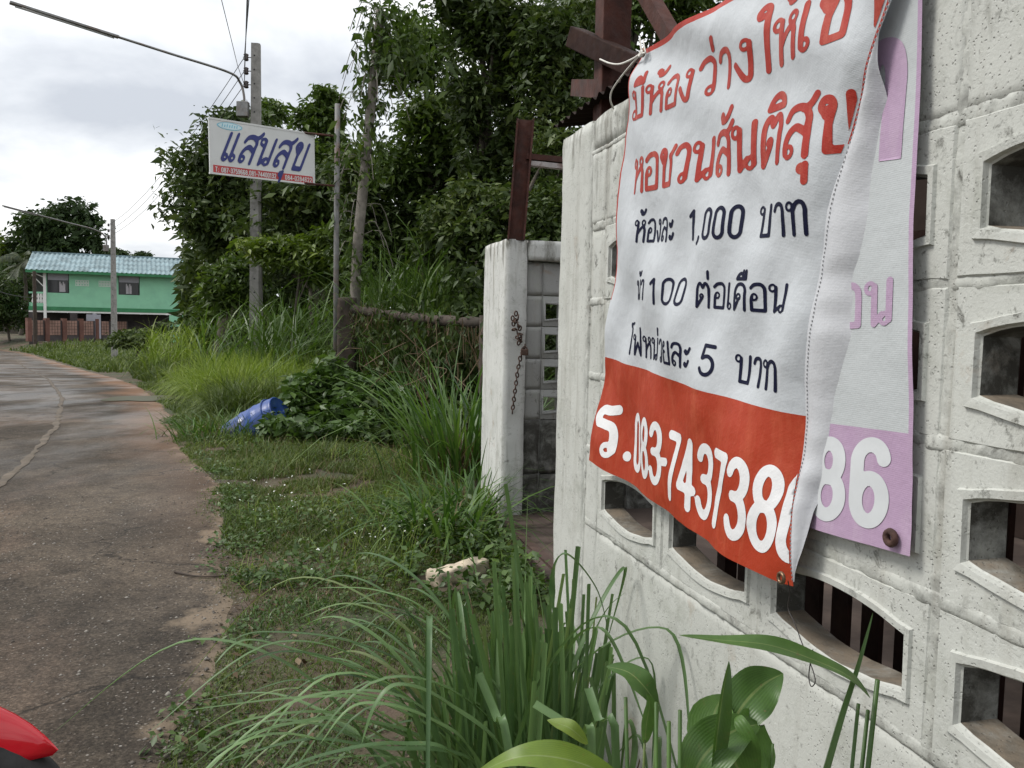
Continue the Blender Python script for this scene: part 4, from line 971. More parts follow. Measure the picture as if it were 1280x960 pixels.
p = [at_depth(297,82,17.0), at_depth(288,45,14), at_depth(272,-20,11)]
Geo().tube([ins(NPB, NPH, 2)]+p, .0055, 6).make("power_cable", M_cable, label="thin single cable running up out of view beside the near pole", cat="cable", group="cables on the utility poles")

# ---------------------------------------------------------------- roadside sign on its pipe
SY = 11.3
sg = at_depth(419, 480, SY); sgz = float(ground_z(np.array([sg[0]]), np.array([SY]))[0]); s_top = at_depth(422, 130, SY)
sign = empty("shop_sign", (sg[0], SY, sgz), 0, "white roadside sign with flowing navy Thai lettering and a red phone strip", "sign")
SO = np.array([sg[0], SY, sgz]); ptop = s_top-SO
Geo().tube([(.01,0,-.3), tuple(ptop*.5), tuple(ptop)], .036, 12).make("pole", M_polegrey, sign, True)
tl, tr, brr, bl = at_depth(262.5,148,10.3), at_depth(392,168,11.22), at_depth(391,231,11.22), at_depth(263.5,216,10.3)
sx_ = (tr-tl)*.5+(brr-bl)*.5; SWD = float(np.linalg.norm(sx_[:2])); sa = math.atan2(sx_[1], sx_[0]); tilt = sx_[2]/SWD
sz_ = float(((tl-bl)[2]+(tr-brr)[2])/2); 
board = Geo().box((0,-.012,-sz_/2), (SWD,.012,sz_/2)).make("board", M_signw, sign)
mid = (tl+bl)/2-SO; board.location = tuple(mid); board.rotation_euler = (0, -math.atan(tilt), sa)
g = Geo()
for a, b in (((-.02,0,-sz_/2),(SWD+.02,0,-sz_/2)),((-.02,0,sz_/2),(SWD+.02,0,sz_/2)),((0,0,-sz_/2),(0,0,sz_/2)),((SWD,0,-sz_/2),(SWD,0,sz_/2))): g.beam(a, b, .034, .022)
g.make("frame", M_signw, board)
for z in (-sz_/2, sz_/2): 
    e = mid+np.array([math.cos(sa)*SWD, math.sin(sa)*SWD, tilt*SWD+z]); t_ = np.array(ptop)*((e[2]-0)/ptop[2])
    Geo().tube([tuple(e-np.array([math.cos(sa)*.15, math.sin(sa)*.15, 0])), tuple(t_)], .014, 8).make("bracket", M_rust, sign, True)
def sign_text(text, mat, fx0, fx1, fz, h, pen, track, italic, nib, yoff, name="lettering"):
    q, w, fac = strokes_of(text, track); xs = (fx1-fx0)*SWD/(w-track+italic*.8)/h
    Vt, Fc = letter_mesh([[(a*xs+italic*b, b) for a, b in s] for s in q], pen, .05, fac, nib)
    V = np.stack([fx0*SWD+Vt[:,0]*h, np.full(len(Vt), -.012-yoff), fz*sz_+Vt[:,1]*h], 1)
    mk(name, V, Fc, mat, board)
Geo().box((.022,-.0145,-sz_*.485), (SWD-.02,-.0125,-sz_*.345)).make("phone_strip", M_signred, board)
sign_text("แสนสุข", M_signblue, .07, .945, -.235, sz_*.50, .082, .10, .42, (1.35,.6,1.05), .0060)
sign_text("T: 087-3759668,081-74400132", M_signw, .035, .61, -.462, sz_*.082, .085, .12, 0, (1,1,0), .0045)
sign_text("084-0284622", M_signw, .70, .975, -.462, sz_*.082, .085, .12, 0, (1,1,0), .0045)
n = 28; cx, cz, rx, rz_ = .175*SWD, .40*sz_, .118*SWD, .070*sz_
for nm, k_, m_, yo in (("emblem_ring", 1.0, M_signcyan, .002), ("emblem", .80, M_signpale, .004)):
    V = [(cx, -.012-yo, cz)]+[(cx+rx*(k_ if k_ == 1 else .9)*math.cos(2*math.pi*i/n), -.012-yo, cz+rz_*k_*math.sin(2*math.pi*i/n)) for i in range(n)]
    mk(nm, V, [(0, 1+i, 1+(i+1)%n) for i in range(n)], m_, board)
g = Geo()
for i in range(7): g.beam((cx-rx*.6+i*rx*.19,-.0165,cz-rz_*.35), (cx-rx*.55+i*rx*.19,-.0165,cz+rz_*(.3 if i%2 else .5)), .012, .001, (0,1,0))
g.make("emblem_lettering", M_signcyan, board)
# ---------------------------------------------------------------- green house with its brick fence
HROT = math.atan2(HX[1], HX[0])
house = empty("green_house", (HOUSE_A[0], HOUSE_A[1], HOUSE_Z), HROT, "two storey mint green house with a blue tiled roof beyond the road bend", "house")
def hx(px):                                               # metres along the front for a photo column
    d = ray(px, 395); a = np.array([[HX[0], -d[0]], [HX[1], -d[1]]]); return float(np.linalg.solve(a, (CAM-HOUSE_A)[:2])[0])
def hz(px, py):
    s = hx(px); P = HOUSE_A+HX*s; d = ray(px, py); return float(CAM[2]+d[2]*P[1]/d[1]-HOUSE_Z)
F0, F1, ZT = hz(100, 389), hz(100, 384), hz(100, 338)
HE = hx(228); X0 = hx(57); DEP = 6.0
Z1 = F1+.02
# upper storey: wall pieces left round the windows
w1 = (hx(59.5), hx(87)); w2 = (hx(148.5), hx(175)); wz0, wzm, wz1 = hz(70, 366), hz(70, 350), hz(70, 342)
g = Geo()
cuts = [X0, w1[0], w1[1], w2[0], w2[1], HE]
for a, b in ((0,1),(2,3),(4,5)): g.box((cuts[a], 0, F1), (cuts[b], .15, ZT))
for a, b in ((1,2),(3,4)): g.box((cuts[a], 0, F1), (cuts[b], .15, wz0)); g.box((cuts[a], 0, wz1), (cuts[b], .15, ZT))
g.box((X0, .15, F1), (X0+.15, DEP, ZT)); g.box((HE-.15, .15, F1), (HE, DEP, ZT)); g.box((X0, DEP-.15, F1), (HE, DEP, ZT))
g.make("wall", M_mint, house)
Geo().box((hx(36), -.05, F0), (HE+.05, DEP, F1-.005)).make("floor_band", M_green, house)
Geo().box((hx(36), -.02, F0-.12), (HE, .08, F0-.005)).make("floor_edge", M_whitepaint, house)
for (a, b), cur in ((w1, (.55,.95)), (w2, (.35,.62))):
    f = Geo().box((a, .06, wz0), (a+.05, .12, wz1)).box((b-.05, .06, wz0), (b, .12, wz1)).box((a, .06, wz0), (b, .12, wz0+.05)).box(((a+b)/2-.025, .06, wz0), ((a+b)/2+.025, .12, wzm)).make("window", M_black, house)
    Geo().box((a+.05, .04, wzm), (b-.05, .10, wz1)).make("upper_panel", M_greypanel, f)
    for k in range(2):
        m_ = a+.05+(b-a-.1)*k/2; Geo().box((m_, .085, wz0+.05), (m_+(b-a-.1)/2-.03, .095, wzm)).make("pane", M_houseglass, f)
    cg = Geo()
    for k in range(5):
        q = a+(b-a)*cur[0]+k*.07; cg.box((q, .070-.012*(k%2), wz0+.08), (q+.075, .08, wzm-.1-.12*(k%3)))
    cg.make("hanging_clothes", M_curtain, f)
# groups of little vent blocks high in the wall
for a, b in ((95,112),(124,141)):
    s0, s1, z0, z1 = hx(a), hx(b), hz(103,357.5), hz(103,350); 
    for i in range(5):
        for j in range(2):
            xa = s0+(s1-s0)*i/5; za = z0+(z1-z0)*j/2; xb, zb = xa+(s1-s0)/5-.02, za+(z1-z0)/2-.02
            Geo().box((xa,-.03,za),(xb,-.002,za+.03)).box((xa,-.03,zb-.03),(xb,-.002,zb)).box((xa,-.03,za+.03),(xa+.03,-.002,zb-.03)).box((xb-.03,-.03,za+.03),(xb,-.002,zb-.03)).make("vent_tile", M_whitepaint, house)
# roof in rows of tiles
RZ0, RX0, RX1 = ZT+.02, hx(34.0), HE+.5
O = np.array([RX0, -.75, RZ0-.12]); rise = math.atan2(1.05, 3.4)
for r in range(4):
    corrugated("roof_sheet", O+np.array([0, math.cos(rise)*1.12*r, math.sin(rise)*1.12*r+.018*r]), (1,0,0), (0, math.cos(rise), math.sin(rise)), RX1-RX0, 1.2, M_roofblue, house, .30, .045)
Geo().beam((RX0, -.75+math.cos(rise)*4.55, RZ0-.06+math.sin(rise)*4.55), (RX1, -.75+math.cos(rise)*4.55, RZ0-.06+math.sin(rise)*4.55), .3, .12).make("ridge", M_roofblue, house)
yb = -.75+math.cos(rise)*4.55
mk("back_roof", [(RX0,yb,RZ0+1.24),(RX1,yb,RZ0+1.24),(RX1,yb+4,RZ0-.1),(RX0,yb+4,RZ0-.1)], [(0,1,2,3)], M_roofblue, house)
Geo().box((RX0+.02, -.73, RZ0-.30), (RX1-.02, -.69, RZ0-.12)).make("fascia", M_green, house)
mk("gable", [(X0,.02,ZT),(X0,DEP,ZT),(X0,yb,RZ0+1.1)], [(0,1,2)], M_mint, house)
# balcony on the near end, carried on thin white posts
bx = hx(36.5)
Geo().box((bx, 0, F1), (bx+.1, DEP*.6, F1+.25)).box((bx, 0, F1), (X0, .1, F1+.22)).box((bx, -.01, F1+.85), (X0, .11, F1+.97)).make("balcony_rail", M_mint, house)
for k in range(5):
    q = bx+.15+(X0-bx-.2)*k/5+.1
    Geo().lathe([(.06,0),(.10,.12),(.05,.3),(.08,.42),(.05,.63)], 8, (q, .05, F1+.22)).make("baluster", M_whitepaint, house, True)
Geo().box((X0-.1, -.16, -.1), (X0+.07, .0, ZT)).make("post", M_whitepaint, house)
Geo().beam((X0-.05, -.1, ZT-.55), (bx-.1, -.5, RZ0-.15), .06, .06).make("brace", M_whitepaint, house)
Geo().beam((X0-.05, -.1, ZT-1.2), (bx+.2, -.1, ZT-.4), .05, .05).make("brace", M_whitepaint, house)
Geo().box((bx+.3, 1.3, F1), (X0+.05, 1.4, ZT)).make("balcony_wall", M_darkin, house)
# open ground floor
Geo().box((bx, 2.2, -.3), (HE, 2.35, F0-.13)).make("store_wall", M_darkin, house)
for p, w_, m_ in ((bx+.2,.12,M_darkin),(hx(118),.0,M_greypanel),(HE-.4,.35,M_mint),(hx(92),.1,M_darkin)):
    Geo().box((p-.12-w_, .0, -.3), (p+.12+w_, .3, F0-.13)).make("ground_post", m_, house)
Geo().box((hx(60), .5, .1), (hx(108), 1.3, .95)).make("counter", M_darkin, house)
Geo().box((hx(113)-.25, -.08, .2), (hx(124)+.1, -.02, F0-.2)).make("hanging_sheet", M_greypanel, house)
# brick fence in front
fl, fr = at_depth(36, 420, 55.0), at_depth(160, 420, 60.5); fd = fr-fl; fd[2] = 0; FL = np.linalg.norm(fd); fd /= FL
fz = float(CAM[2]-(421-393)/FPX*55); 
fence = empty("brick_fence", (fl[0], fl[1], fz), math.atan2(fd[1], fd[0]), "low reddish brick fence with brown posts in front of the house", "fence")
np_ = 6; bh = .105
bricks = None; FH = .98
for s_i in range(np_):
    Geo().box((FL*s_i/np_-.13, -.16, -.4), (FL*s_i/np_+.13, .16, FH+.14)).make("post", M_brickpost, fence)
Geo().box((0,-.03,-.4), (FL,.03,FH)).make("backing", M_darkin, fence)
cnt = 0
for j in range(5):
    k = 0; x = .16+(.0 if j%2 else .0)
    while x < FL-.2 and cnt < 300:
        if min(abs(x+.09-FL*i/np_) for i in range(np_+1)) > .2:
            if bricks is None:
                o = Geo().box((-.078,-.06,-.088), (.078,.06,.088)).make("brick", M_brick, fence); bricks = o.data
            else: o = link("brick", bricks, fence)
            o.location = (x+.09, random.Random(cnt).uniform(-.01,.01), .1+j*.195); cnt += 1
        x += .185
wp0 = at_depth(44, 422, 53); wtop = at_depth(44, 339, 53)
Geo().tube([(0,0,-.4), (.02,0,wtop[2]-wp0[2])], [.12,.10], 10).make("timber_post", M_wood, label="dark timber post standing at the left end of the brick fence", cat="post").location = tuple(wp0)
Geo().tube(sag(at_depth(42,372,53), at_depth(-60,338,40), .3), .02, 6).make("service_cable", M_cable, label="cable running left from the dark timber post", cat="cable")

# ---------------------------------------------------------------- leaf and blade generators
def leaves(P, size, rng, up=.5, droop=.5, fold=.25, wide=.42):
    """one pointed leaf (two folded halves) at each point; returns V, F"""
    P = np.asarray(P, float); n = len(P)
    ang = rng.uniform(0, 2*math.pi, n); el = rng.normal(-droop*.6, .45, n)
    d = np.stack([np.cos(ang)*np.cos(el), np.sin(ang)*np.cos(el), np.sin(el)], 1)
    nr = rng.normal(0, 1, (n, 3)); nr[:,2] += up*2; nr -= d*(nr*d).sum(1, keepdims=True); nr /= np.linalg.norm(nr, axis=1, keepdims=True)+1e-9
    s = np.cross(d, nr); L = (size*np.clip(np.exp(rng.normal(-.05, .38, n)), .35, 2.0))[:,None]; w = L*wide*.5*rng.uniform(.7, 1.2, (n,1))
    a = P; t = P+d*L-np.array([0,0,1])*L*droop*.25; m = P+d*L*.42
    V = np.stack([a, m+s*w+nr*w*fold, t, m-s*w+nr*w*fold], 1).reshape(-1, 3)
    b = np.arange(n)[:,None]*4; F = np.concatenate([b+np.array([[0,2,1]])[:, ::-1], b+np.array([[0,3,2]])[:, ::-1]], 1).reshape(-1, 3)
    return V, F
def blades(P, h, w, rng, lean=.35, bend=.6, seg=3, tipw=.15, heading=None):
    """grass blades growing from P, each bending over; returns V, F (quads)"""
    P = np.asarray(P, float); n = len(P); h = np.broadcast_to(h, (n,))*rng.uniform(.55, 1.25, n); w = np.broadcast_to(w, (n,))*rng.uniform(.7, 1.3, n)
    ang = rng.uniform(0, 2*math.pi, n) if heading is None else heading+rng.normal(0, .6, n)
    out = np.stack([np.cos(ang), np.sin(ang), 0*ang], 1); twist = ang+math.pi/2+rng.normal(0, .5, n); sd = np.stack([np.cos(twist), np.sin(twist), 0*ang], 1)
    ln = np.abs(rng.normal(lean, lean*.5, n)); bd = np.abs(rng.normal(bend, bend*.5, n)); rows = []
    for k in range(seg+1):
        t = k/seg; th = ln*.5+bd*t
        r = h*(ln*t*.6+bd*t*t*.55); z = h*t*np.clip(1-.35*bd*t*t-.15*ln, .1, 1)-h*np.clip(bd-.9, 0, 1)*t**3*.6
        ww = w*(1-(1-tipw)*t**1.6)*(.75+.5*min(t*3, 1)-.25*t)
        c = P+out*r[:,None]+np.array([0,0,1.])*z[:,None]; rows += [c-sd*ww[:,None]/2, c+sd*ww[:,None]/2]
    V = np.stack(rows, 1).reshape(-1, 3); m = 2*(seg+1); b = np.arange(n)[:,None]*m
    F = np.concatenate([b+np.array([[2*k, 2*k+1, 2*k+3, 2*k+2]]) for k in range(seg)], 1).reshape(-1, 4)
    return V, F
def on_ground(X, Y, dz=0.0): return np.stack([X, Y, ground_z(X, Y)+dz], 1)
def clump_points(rng, c, r, n, K, spread=.34, shell=.55):
    """points gathered in K clumps inside an ellipsoid, more of them towards its skin"""
    d = rng.normal(0, 1, (K, 3)); d /= np.linalg.norm(d, axis=1, keepdims=True); rr = (shell+(1-shell)*rng.random(K))[:,None]; cc = d*rr
    wt_ = rng.uniform(.5, 1.5, K); k = rng.choice(K, n, p=wt_/wt_.sum()); sz = rng.uniform(.6, 1.3, K)[k][:,None]
    g = np.clip(rng.normal(0, 1, (n, 3)), -1.8, 1.8)*spread*sz; g[:,2] *= .7
    return np.array(c)+(cc[k]+g)*np.array(r), np.array(c)+cc*np.array(r)
def to_base(V, base): return np.asarray(V)-np.asarray(base)
TREES = 'trees and bushes of the roadside thicket'
def tree(name, label, cat, px, Y, lobes, n, size, mat, seed, trunk_r=.12, K=26, bark=None, lean=0, droop=.5, foot=None, up=.5, wide=.42, spread=.34, limbs=6, group=None):
    """lobes: (px, py, depth offset, rx px, ry px) of each mass of the crown as surveyed"""
    rng = np.random.default_rng(seed); fx = foot if foot is not None else px
    b = at_depth(fx, 400, Y); base = np.array([b[0], Y, float(ground_z(np.array([b[0]]), np.array([Y]))[0])])
    root = empty(name, base, 0, label, cat, group); Ps, Cs = [], []
    tot = sum(l[3]*l[4] for l in lobes)
    for (lx, ly, dy, rx, ry) in lobes:
        c = at_depth(lx, ly, Y+dy); k = (Y+dy)/FPX; R_ = np.array([rx*k, max(rx, ry)*k*.8, ry*k]); m = max(4, int(K*rx*ry/tot))
        p, q = clump_points(rng, c, R_*.78, int(n*rx*ry/tot), m, spread); Ps.append(p); Cs.append(q)
    P = np.concatenate(Ps); Q = np.concatenate(Cs)
    V, F = leaves(P, size, rng, up, droop, .25, wide); mk("crown", to_base(V, base), F, mat, root)
    top = Q.mean(0); hgt = top[2]-base[2]
    tp = smooth([base-np.array([0,0,.3]), base+(top-base)*.33+np.array([.12,.05,0])*hgt*.15*rng.normal(), base+(top-base)*.7+np.array([.1,0,0])*hgt*.1*rng.normal(), top], 6)
    Geo().tube([p-base for p in tp], list(np.linspace(trunk_r, trunk_r*.3, len(tp))), 9).make("trunk", bark or M_bark, root, True)
    for q in Q[rng.permutation(len(Q))[:limbs]]:
        s = tp[int(len(tp)*rng.uniform(.45, .95))]; m_ = (s+q)/2+np.array([0,0,.12])*np.linalg.norm(q-s)
        pp = smooth([s, m_, q], 5); Geo().tube([p-base for p in pp], list(np.linspace(trunk_r*.42, trunk_r*.1, len(pp))), 6).make("limb", bark or M_bark, root, True)
    return root

# far trees round the house
tree("broad_tree", "tall dark rounded tree rising behind the left end of the blue roof", "tree", 80, 78, [(75,282,0,48,34),(40,300,2,26,30),(100,315,-1,30,24)], 10850, 0.496, M_farleaf, 1, .4, 30)
tree("broad_tree", "lighter green tree at the far left behind the palm", "tree", 12, 80, [(8,320,0,34,36),(-30,330,2,40,50),(20,345,0,30,30)], 7750, 0.496, M_leafyel, 2, .4, 22)
tree("small_tree", "small dark tree showing over the blue roof behind the far pole", "tree", 142, 95, [(140,315,0,18,12),(128,322,0,16,10)], 2325, 0.480, M_farleaf, 3, .2, 10)
tree("small_tree", "tiny rounded tree showing over the right part of the blue roof", "tree", 178, 105, [(178,324,0,17,8)], 1395, 0.480, M_farleaf, 4, .2, 8)
tree("leafy_bush", "dark bush at the far left edge beside the timber post", "bush", 12, 60, [(12,385,0,26,34),(-20,370,0,30,45),(30,405,0,16,18)], 9300, 0.272, M_leafdark, 5, .1, 22)
# coconut palm
def palm(px, py, Y, seed, label, nfr=17, Lf=2.7):
    rng = np.random.default_rng(seed); c = at_depth(px, py, Y); base = np.array([c[0]-.4, Y, float(ground_z(np.array([c[0]]), np.array([Y]))[0])])
    root = empty("palm_tree", base, 0, label, "palm")
    tp = smooth([base-np.array([0,0,.3]), base+(c-base)*.5+np.array([.3,0,0]), c], 8); Geo().tube([p-base for p in tp], list(np.linspace(.2,.12,len(tp))), 9).make("trunk", M_bark, root, True)
    for k in range(nfr):
        az = 2*math.pi*k/nfr+rng.normal(0,.15); el = rng.uniform(-.5, 1.1); o = np.array([math.cos(az), math.sin(az), 0]); L = Lf*rng.uniform(.8,1.15)
        mid = [c+o*L*t*math.cos(el)*(1-.15*t)+np.array([0,0,1])*(L*t*math.sin(el)-L*.62*t*t) for t in np.linspace(0,1,9)]
        V, F = [], []; s = np.cross(o, [0,0,1])
        for i in range(26):
            t = (i+1)/27; q = np.array(mid); j = min(7, int(t*8)); u = t*8-j; p = q[j]*(1-u)+q[j+1]*u; tg = q[j+1]-q[j]; tg /= np.linalg.norm(tg)
            ll = L*.26*math.sin(math.pi*min(.97, t*.85+.12))
            for sg_ in (-1, 1):
                e = p+s*sg_*ll*.75+tg*ll*.45-np.array([0,0,1])*ll*.55; n0 = len(V); V += [p-tg*.04, p+tg*.05, e]; F.append((n0, n0+1, n0+2))
        for i in range(8): n0 = len(V); V += [mid[i]-s*.03, mid[i]+s*.03, mid[i+1]+s*.025, mid[i+1]-s*.025]; F.append((n0, n0+1, n0+2, n0+3))
        mk("frond", to_base(V, base), F, M_palm, root)
palm(30, 330, 70, 6, "grey green coconut palm with drooping fronds left of the house", 24, 3.6)
tree("broad_tree", "dark tree hiding the trunk of the palm at the far left", "tree", 18, 76, [(15,350,0,34,34),(-20,380,0,30,30),(40,335,2,26,26)], 6000, .5, M_farleaf, 7, .3, 22)

# roadside thicket, from far to near
tree("broad_tree", "big dense dark tree left of the near concrete pole", "tree", 270, 24, [(296,205,0,84,70),(270,258,-1,56,56),(330,260,-1,66,70),(300,172,0,58,42),(284,300,-1,36,34),(302,335,-1,46,30)], 23250, 0.200, M_leafdark, 11, .28, 60, limbs=10)
tree("broad_tree", "rounded tree top showing right behind the top of the near pole", "tree", 335, 27, [(334,150,0,26,36),(318,170,0,28,30)], 3410, 0.192, M_leafmid, 12, .15, 14)
tree("broad_tree", "feathery tree top between the near pole and the sign pipe", "tree", 398, 20, [(402,122,0,24,26),(392,160,0,42,36),(400,215,0,58,58)], 10075, 0.152, M_leafmid, 13, .15, 34)
tree("broad_tree", "dark tree filling the gap behind the sign and its pipe", "tree", 410, 18, [(400,265,0,72,62),(350,310,0,60,40),(450,300,0,62,60)], 13950, 0.160, M_leafdark, 14, .2, 40)
tree("yellow_shrub", "yellowish green shrub just right of the near pole, under the dark trees", "shrub", 362, 16.5, [(345,312,0,46,24),(392,330,0,40,30),(410,300,0,26,20)], 6510, 0.120, M_leafyel, 15, .05, 28)
tree("leafy_bush", "big bush in front of the right half of the green house", "bush", 250, 25, [(274,384,0,40,38),(262,400,0,24,26),(292,392,0,42,42)], 12400, 0.160, M_leafmid, 16, .08, 36)
tree("leafy_bush", "small dark bush at the foot of the slim far pole", "bush", 165, 37, [(168,425,0,30,20),(195,415,-1,22,22)], 4030, 0.176, M_leafdark, 17, .05, 14)
tree("vine_tree", "tree overgrown with creepers right of the pale dead trunk", "tree", 520, 14, [(515,75,0,52,56),(545,150,0,58,66),(500,205,0,48,50),(560,235,0,60,50)], 14725, 0.116, M_leafmid, 18, .10, 60, limbs=9)
tree("tall_tree", "tall thin trunked tree with dark hanging leaves, left one of two above the gatepost", "tree", 605, 12.5, [(605,30,0,48,60),(592,120,0,36,66),(640,90,.4,40,80),(600,210,0,40,60),(575,10,0,44,36)], 16275, 0.104, M_leafdark, 19, .16, 60, foot=604, limbs=9)
tree("tall_tree", "tall thin trunked tree with dark hanging leaves, right one of two above the gatepost", "tree", 668, 12.0, [(680,40,0,52,70),(690,130,0,46,60),(655,190,0,40,56),(720,60,.5,44,70),(668,250,0,40,50)], 16275, 0.104, M_leafdark, 20, .16, 60, foot=650, limbs=9)
tree("vine_tree", "light green leafed tree seen past the rusty canopy post", "tree", 790, 14, [(735,40,0,60,60),(800,30,.5,70,60),(760,110,0,60,50),(850,-20,0,60,60)], 12400, 0.120, M_leafmid, 21, .12, 40)
tree("dark_tree", "shadowy tree low behind the steel gatepost", "tree", 640, 10.5, [(600,270,0,60,50),(680,290,0,50,70),(560,300,.4,50,46),(690,200,.5,40,50)], 12400, 0.096, M_leafdark, 22, .09, 50)
tree("dark_tree", "shadowy tree low behind the pale dead trunk", "tree", 480, 14.0, [(470,290,0,60,60),(520,300,.3,60,50),(450,230,0,36,46)], 11625, 0.112, M_leafdark, 23, .1, 50)
tree("leafy_bush", "rounded bush at the foot of the near pole hiding the big dark tree's trunk", "bush", 282, 19.5, [(294,352,0,42,38),(318,360,0,34,30),(284,366,.4,28,28)], 7000, .16, M_leafmid, 24, .06, 34)
# the wood behind reads as one dark mass
rng = np.random.default_rng(31)
def mass(name, px0, px1, py0, py1, Y0, Y1, n, size, mat, seed):
    rng = np.random.default_rng(seed); px = rng.uniform(px0, px1, n); py = py0+(py1-py0)*rng.random(n)**.8; Y = rng.uniform(Y0, Y1, n)
    P = np.array([at_depth(a, b, c) for a, b, c in zip(px, py, Y)]); P = P[P[:,2] > ground_z(P[:,0], P[:,1])]
    P = P[fnoise(P, .55, seed) > -.35]
    V, F = leaves(P, size, rng, .4, .5); return mk(name, V, F, mat, kind='stuff')
mass("undergrowth", 226, 470, 275, 440, 26, 31, 14000, .32, M_leafdark, 41)
mass("undergrowth", 440, 800, 215, 470, 15.5, 19, 17000, .2, M_leafdark, 42)
mass("undergrowth", 560, 760, 290, 480, 9.6, 11.5, 7000, .11, M_leafdark, 43)
mass("undergrowth", -40, 240, 345, 415, 84, 95, 5000, .8, M_farleaf, 44)

# ---------------------------------------------------------------- dead trunk with creepers, old fence with beam, cane
db = at_depth(440, 480, 11.6); dg = float(ground_z(np.array([db[0]]), np.array([11.6]))[0]); dbase = np.array([db[0], 11.6, dg])
dead = empty("dead_tree", dbase, 0, "pale leaning dead trunk wrapped in creepers behind the sign pipe", "dead tree")
path = smooth([dbase-np.array([0,0,.3])]+[at_depth(x, y, 11.6) for x, y in ((443,400),(447,310),(454,235),(463,140),(470,70),(476,14))], 6)
Geo().tube([p-dbase for p in path], list(np.linspace(.075,.062,len(path))), 10).make("trunk", M_barkpale, dead, True)
P = np.array(path); k = np.random.default_rng(5)
idx = k.integers(0, len(P), 2600); hh = P[idx,2]; keep = (fnoise(P[idx], 1.3, 4)+.35*(hh-2)/3 > .12)
Pv = P[idx][keep]+k.normal(0, 1, (keep.sum(), 3))*np.array([.13,.13,.12])
V, F = leaves(Pv, .10, k, .2, 1.0); mk("creeper", to_base(V, dbase), F, M_leafmid, dead)
g = Geo()
for i in range(46):
    p = P[k.integers(int(len(P)*.35), len(P))]; d = np.array([k.normal(0,1), k.normal(0,.6), 0]); d /= np.linalg.norm(d); L = k.uniform(.15,.7)
    g.tube(smooth([p-dbase, p+d*L*.5+np.array([0,0,.08])-dbase, p+d*L*.8-np.array([0,0,L*.6])-dbase], 3), [.006]*7 if False else .005, 4)
g.make("vine_stem", M_barkpale, dead, kind='stuff')
# arching creeper sprays at its top
Ps = []
for i in range(22):
    a = at_depth(478+k.uniform(-10,40), 20+k.uniform(0,70), 11.6+k.uniform(-.5,.5)); e = a+np.array([k.uniform(.2,.9), k.uniform(-.4,.4), -k.uniform(.1,.9)])
    for t in np.linspace(0,1,26): Ps.append(a+(e-a)*t+np.array([0,0,.35*math.sin(math.pi*t)])+k.normal(0,.035,3))
V, F = leaves(np.array(Ps), .115, k, .3, .9); mk("creeper_leaves", to_base(V, dbase), F, M_leafmid, dead)
# creeper climbing the sign pipe
P = np.array([SO+ptop*t for t in k.random(420)**1.3*.93]); P = P[fnoise(P, 1.1, 8) > -.1]; P = P+k.normal(0, 1, P.shape)*np.array([.07,.07,.06])
V, F = leaves(P, .095, k, .3, .8); mk("pipe_creeper", V, F, M_leafmid, label="creeper with green leaves climbing the grey sign pipe", cat="creeper")
# old timber post and beam
of = at_depth(433, 500, 11.0); og = float(ground_z(np.array([of[0]]), np.array([11.0]))[0]); ob = np.array([of[0], 11.0, og])
ofe = empty("old_timber_fence", ob, 0, "rotten dark timber post and sagging beam smothered in dry creepers", "fence")
z1_ = at_depth(433, 372, 11)[2]-og
V, Fq = rough_box((-.12,-.07,-.3), (.12,.07,z1_), .05, .02, 6, 51, .02); mk("post", V, Fq, M_wood, ofe, smooth=True)
b0, b1 = at_depth(440,386,11.0)-ob, at_depth(606,404,8.8)-ob
Geo().tube(smooth([b0, (b0+b1)/2-np.array([0,0,.03]), b1], 8), [.055+.012*math.sin(i*2.3) for i in range(17)], 8).make("beam", M_wood, ofe, True)
p2 = at_depth(604, 470, 8.8)-ob; Geo().tube([p2-np.array([0,0,.9]), np.array([p2[0],p2[1],b1[2]+.08])], .05, 8).make("post", M_wood, ofe, True)
# dry stuff hanging from the beam
n = 260; t = k.random(n); P0 = np.array([b0+(b1-b0)*q for q in t])+ob+k.normal(0,.05,(n,3)); 
V, F = blades(P0, -k.uniform(.1,.6,n), .008, k, .25, .35, 3, .3); mk("hanging_dry_stems", V, F, M_dry, kind='stuff')
P = np.array([b0+(b1-b0)*q for q in k.random(2400)**.8])+ob+k.normal(0,1,(2400,3))*np.array([.1,.16,.14]); P[:,2] -= np.abs(k.normal(0,.26,2400)); P = P[fnoise(P, 2.2, 3) > -.1]; V, F = leaves(P, .075, k, .3, 1.0); mk("beam_creeper", V, F, M_leafdark, kind='stuff')
# dead twigs under the beam
g = Geo()
for i in range(90):
    p = b0+(b1-b0)*k.uniform(.1,1)+np.array([0,-.15+k.normal(0,.15),-k.uniform(.1,1.0)]); e = p+np.array([k.normal(0,.25), k.normal(0,.12), -k.uniform(.1,.6)])
    g.tube(smooth([p, (p+e)/2+k.normal(0,.06,3), e], 3), .0055, 4)
o = g.make("dead_twigs", M_dry, kind='stuff'); o.location = tuple(ob)
# bank below the beam: dark leafy ground creepers
def leaf_bank(name, px0, px1, py0, py1, Y0, Y1, n, size, mat, seed, hgt=.0):
    r = np.random.default_rng(seed); X = []; 
    px = r.uniform(px0, px1, n); Y = r.uniform(Y0, Y1, n); Xw = np.array([at_depth(a, 400, b)[0] for a, b in zip(px, Y)])
    lump = fnoise(np.stack([Xw, Y, 0*Y], 1), 1.3, seed)
    z = ground_z(Xw, Y)+np.clip(hgt*(.55+.9*lump), .02, None)*r.random(n)**.5; P = np.stack([Xw, Y, z], 1)
    V, F = leaves(P, size, r, .9, .3, .2, .6); return mk(name, V, F, mat, kind='stuff')
leaf_bank("ground_creeper", 360, 560, 0, 0, 9.2, 11.2, 9500, .10, M_weed, 61, .75)
leaf_bank("ground_creeper", 455, 625, 0, 0, 8.4, 11.5, 7000, .085, M_leafdark, 62, .95)
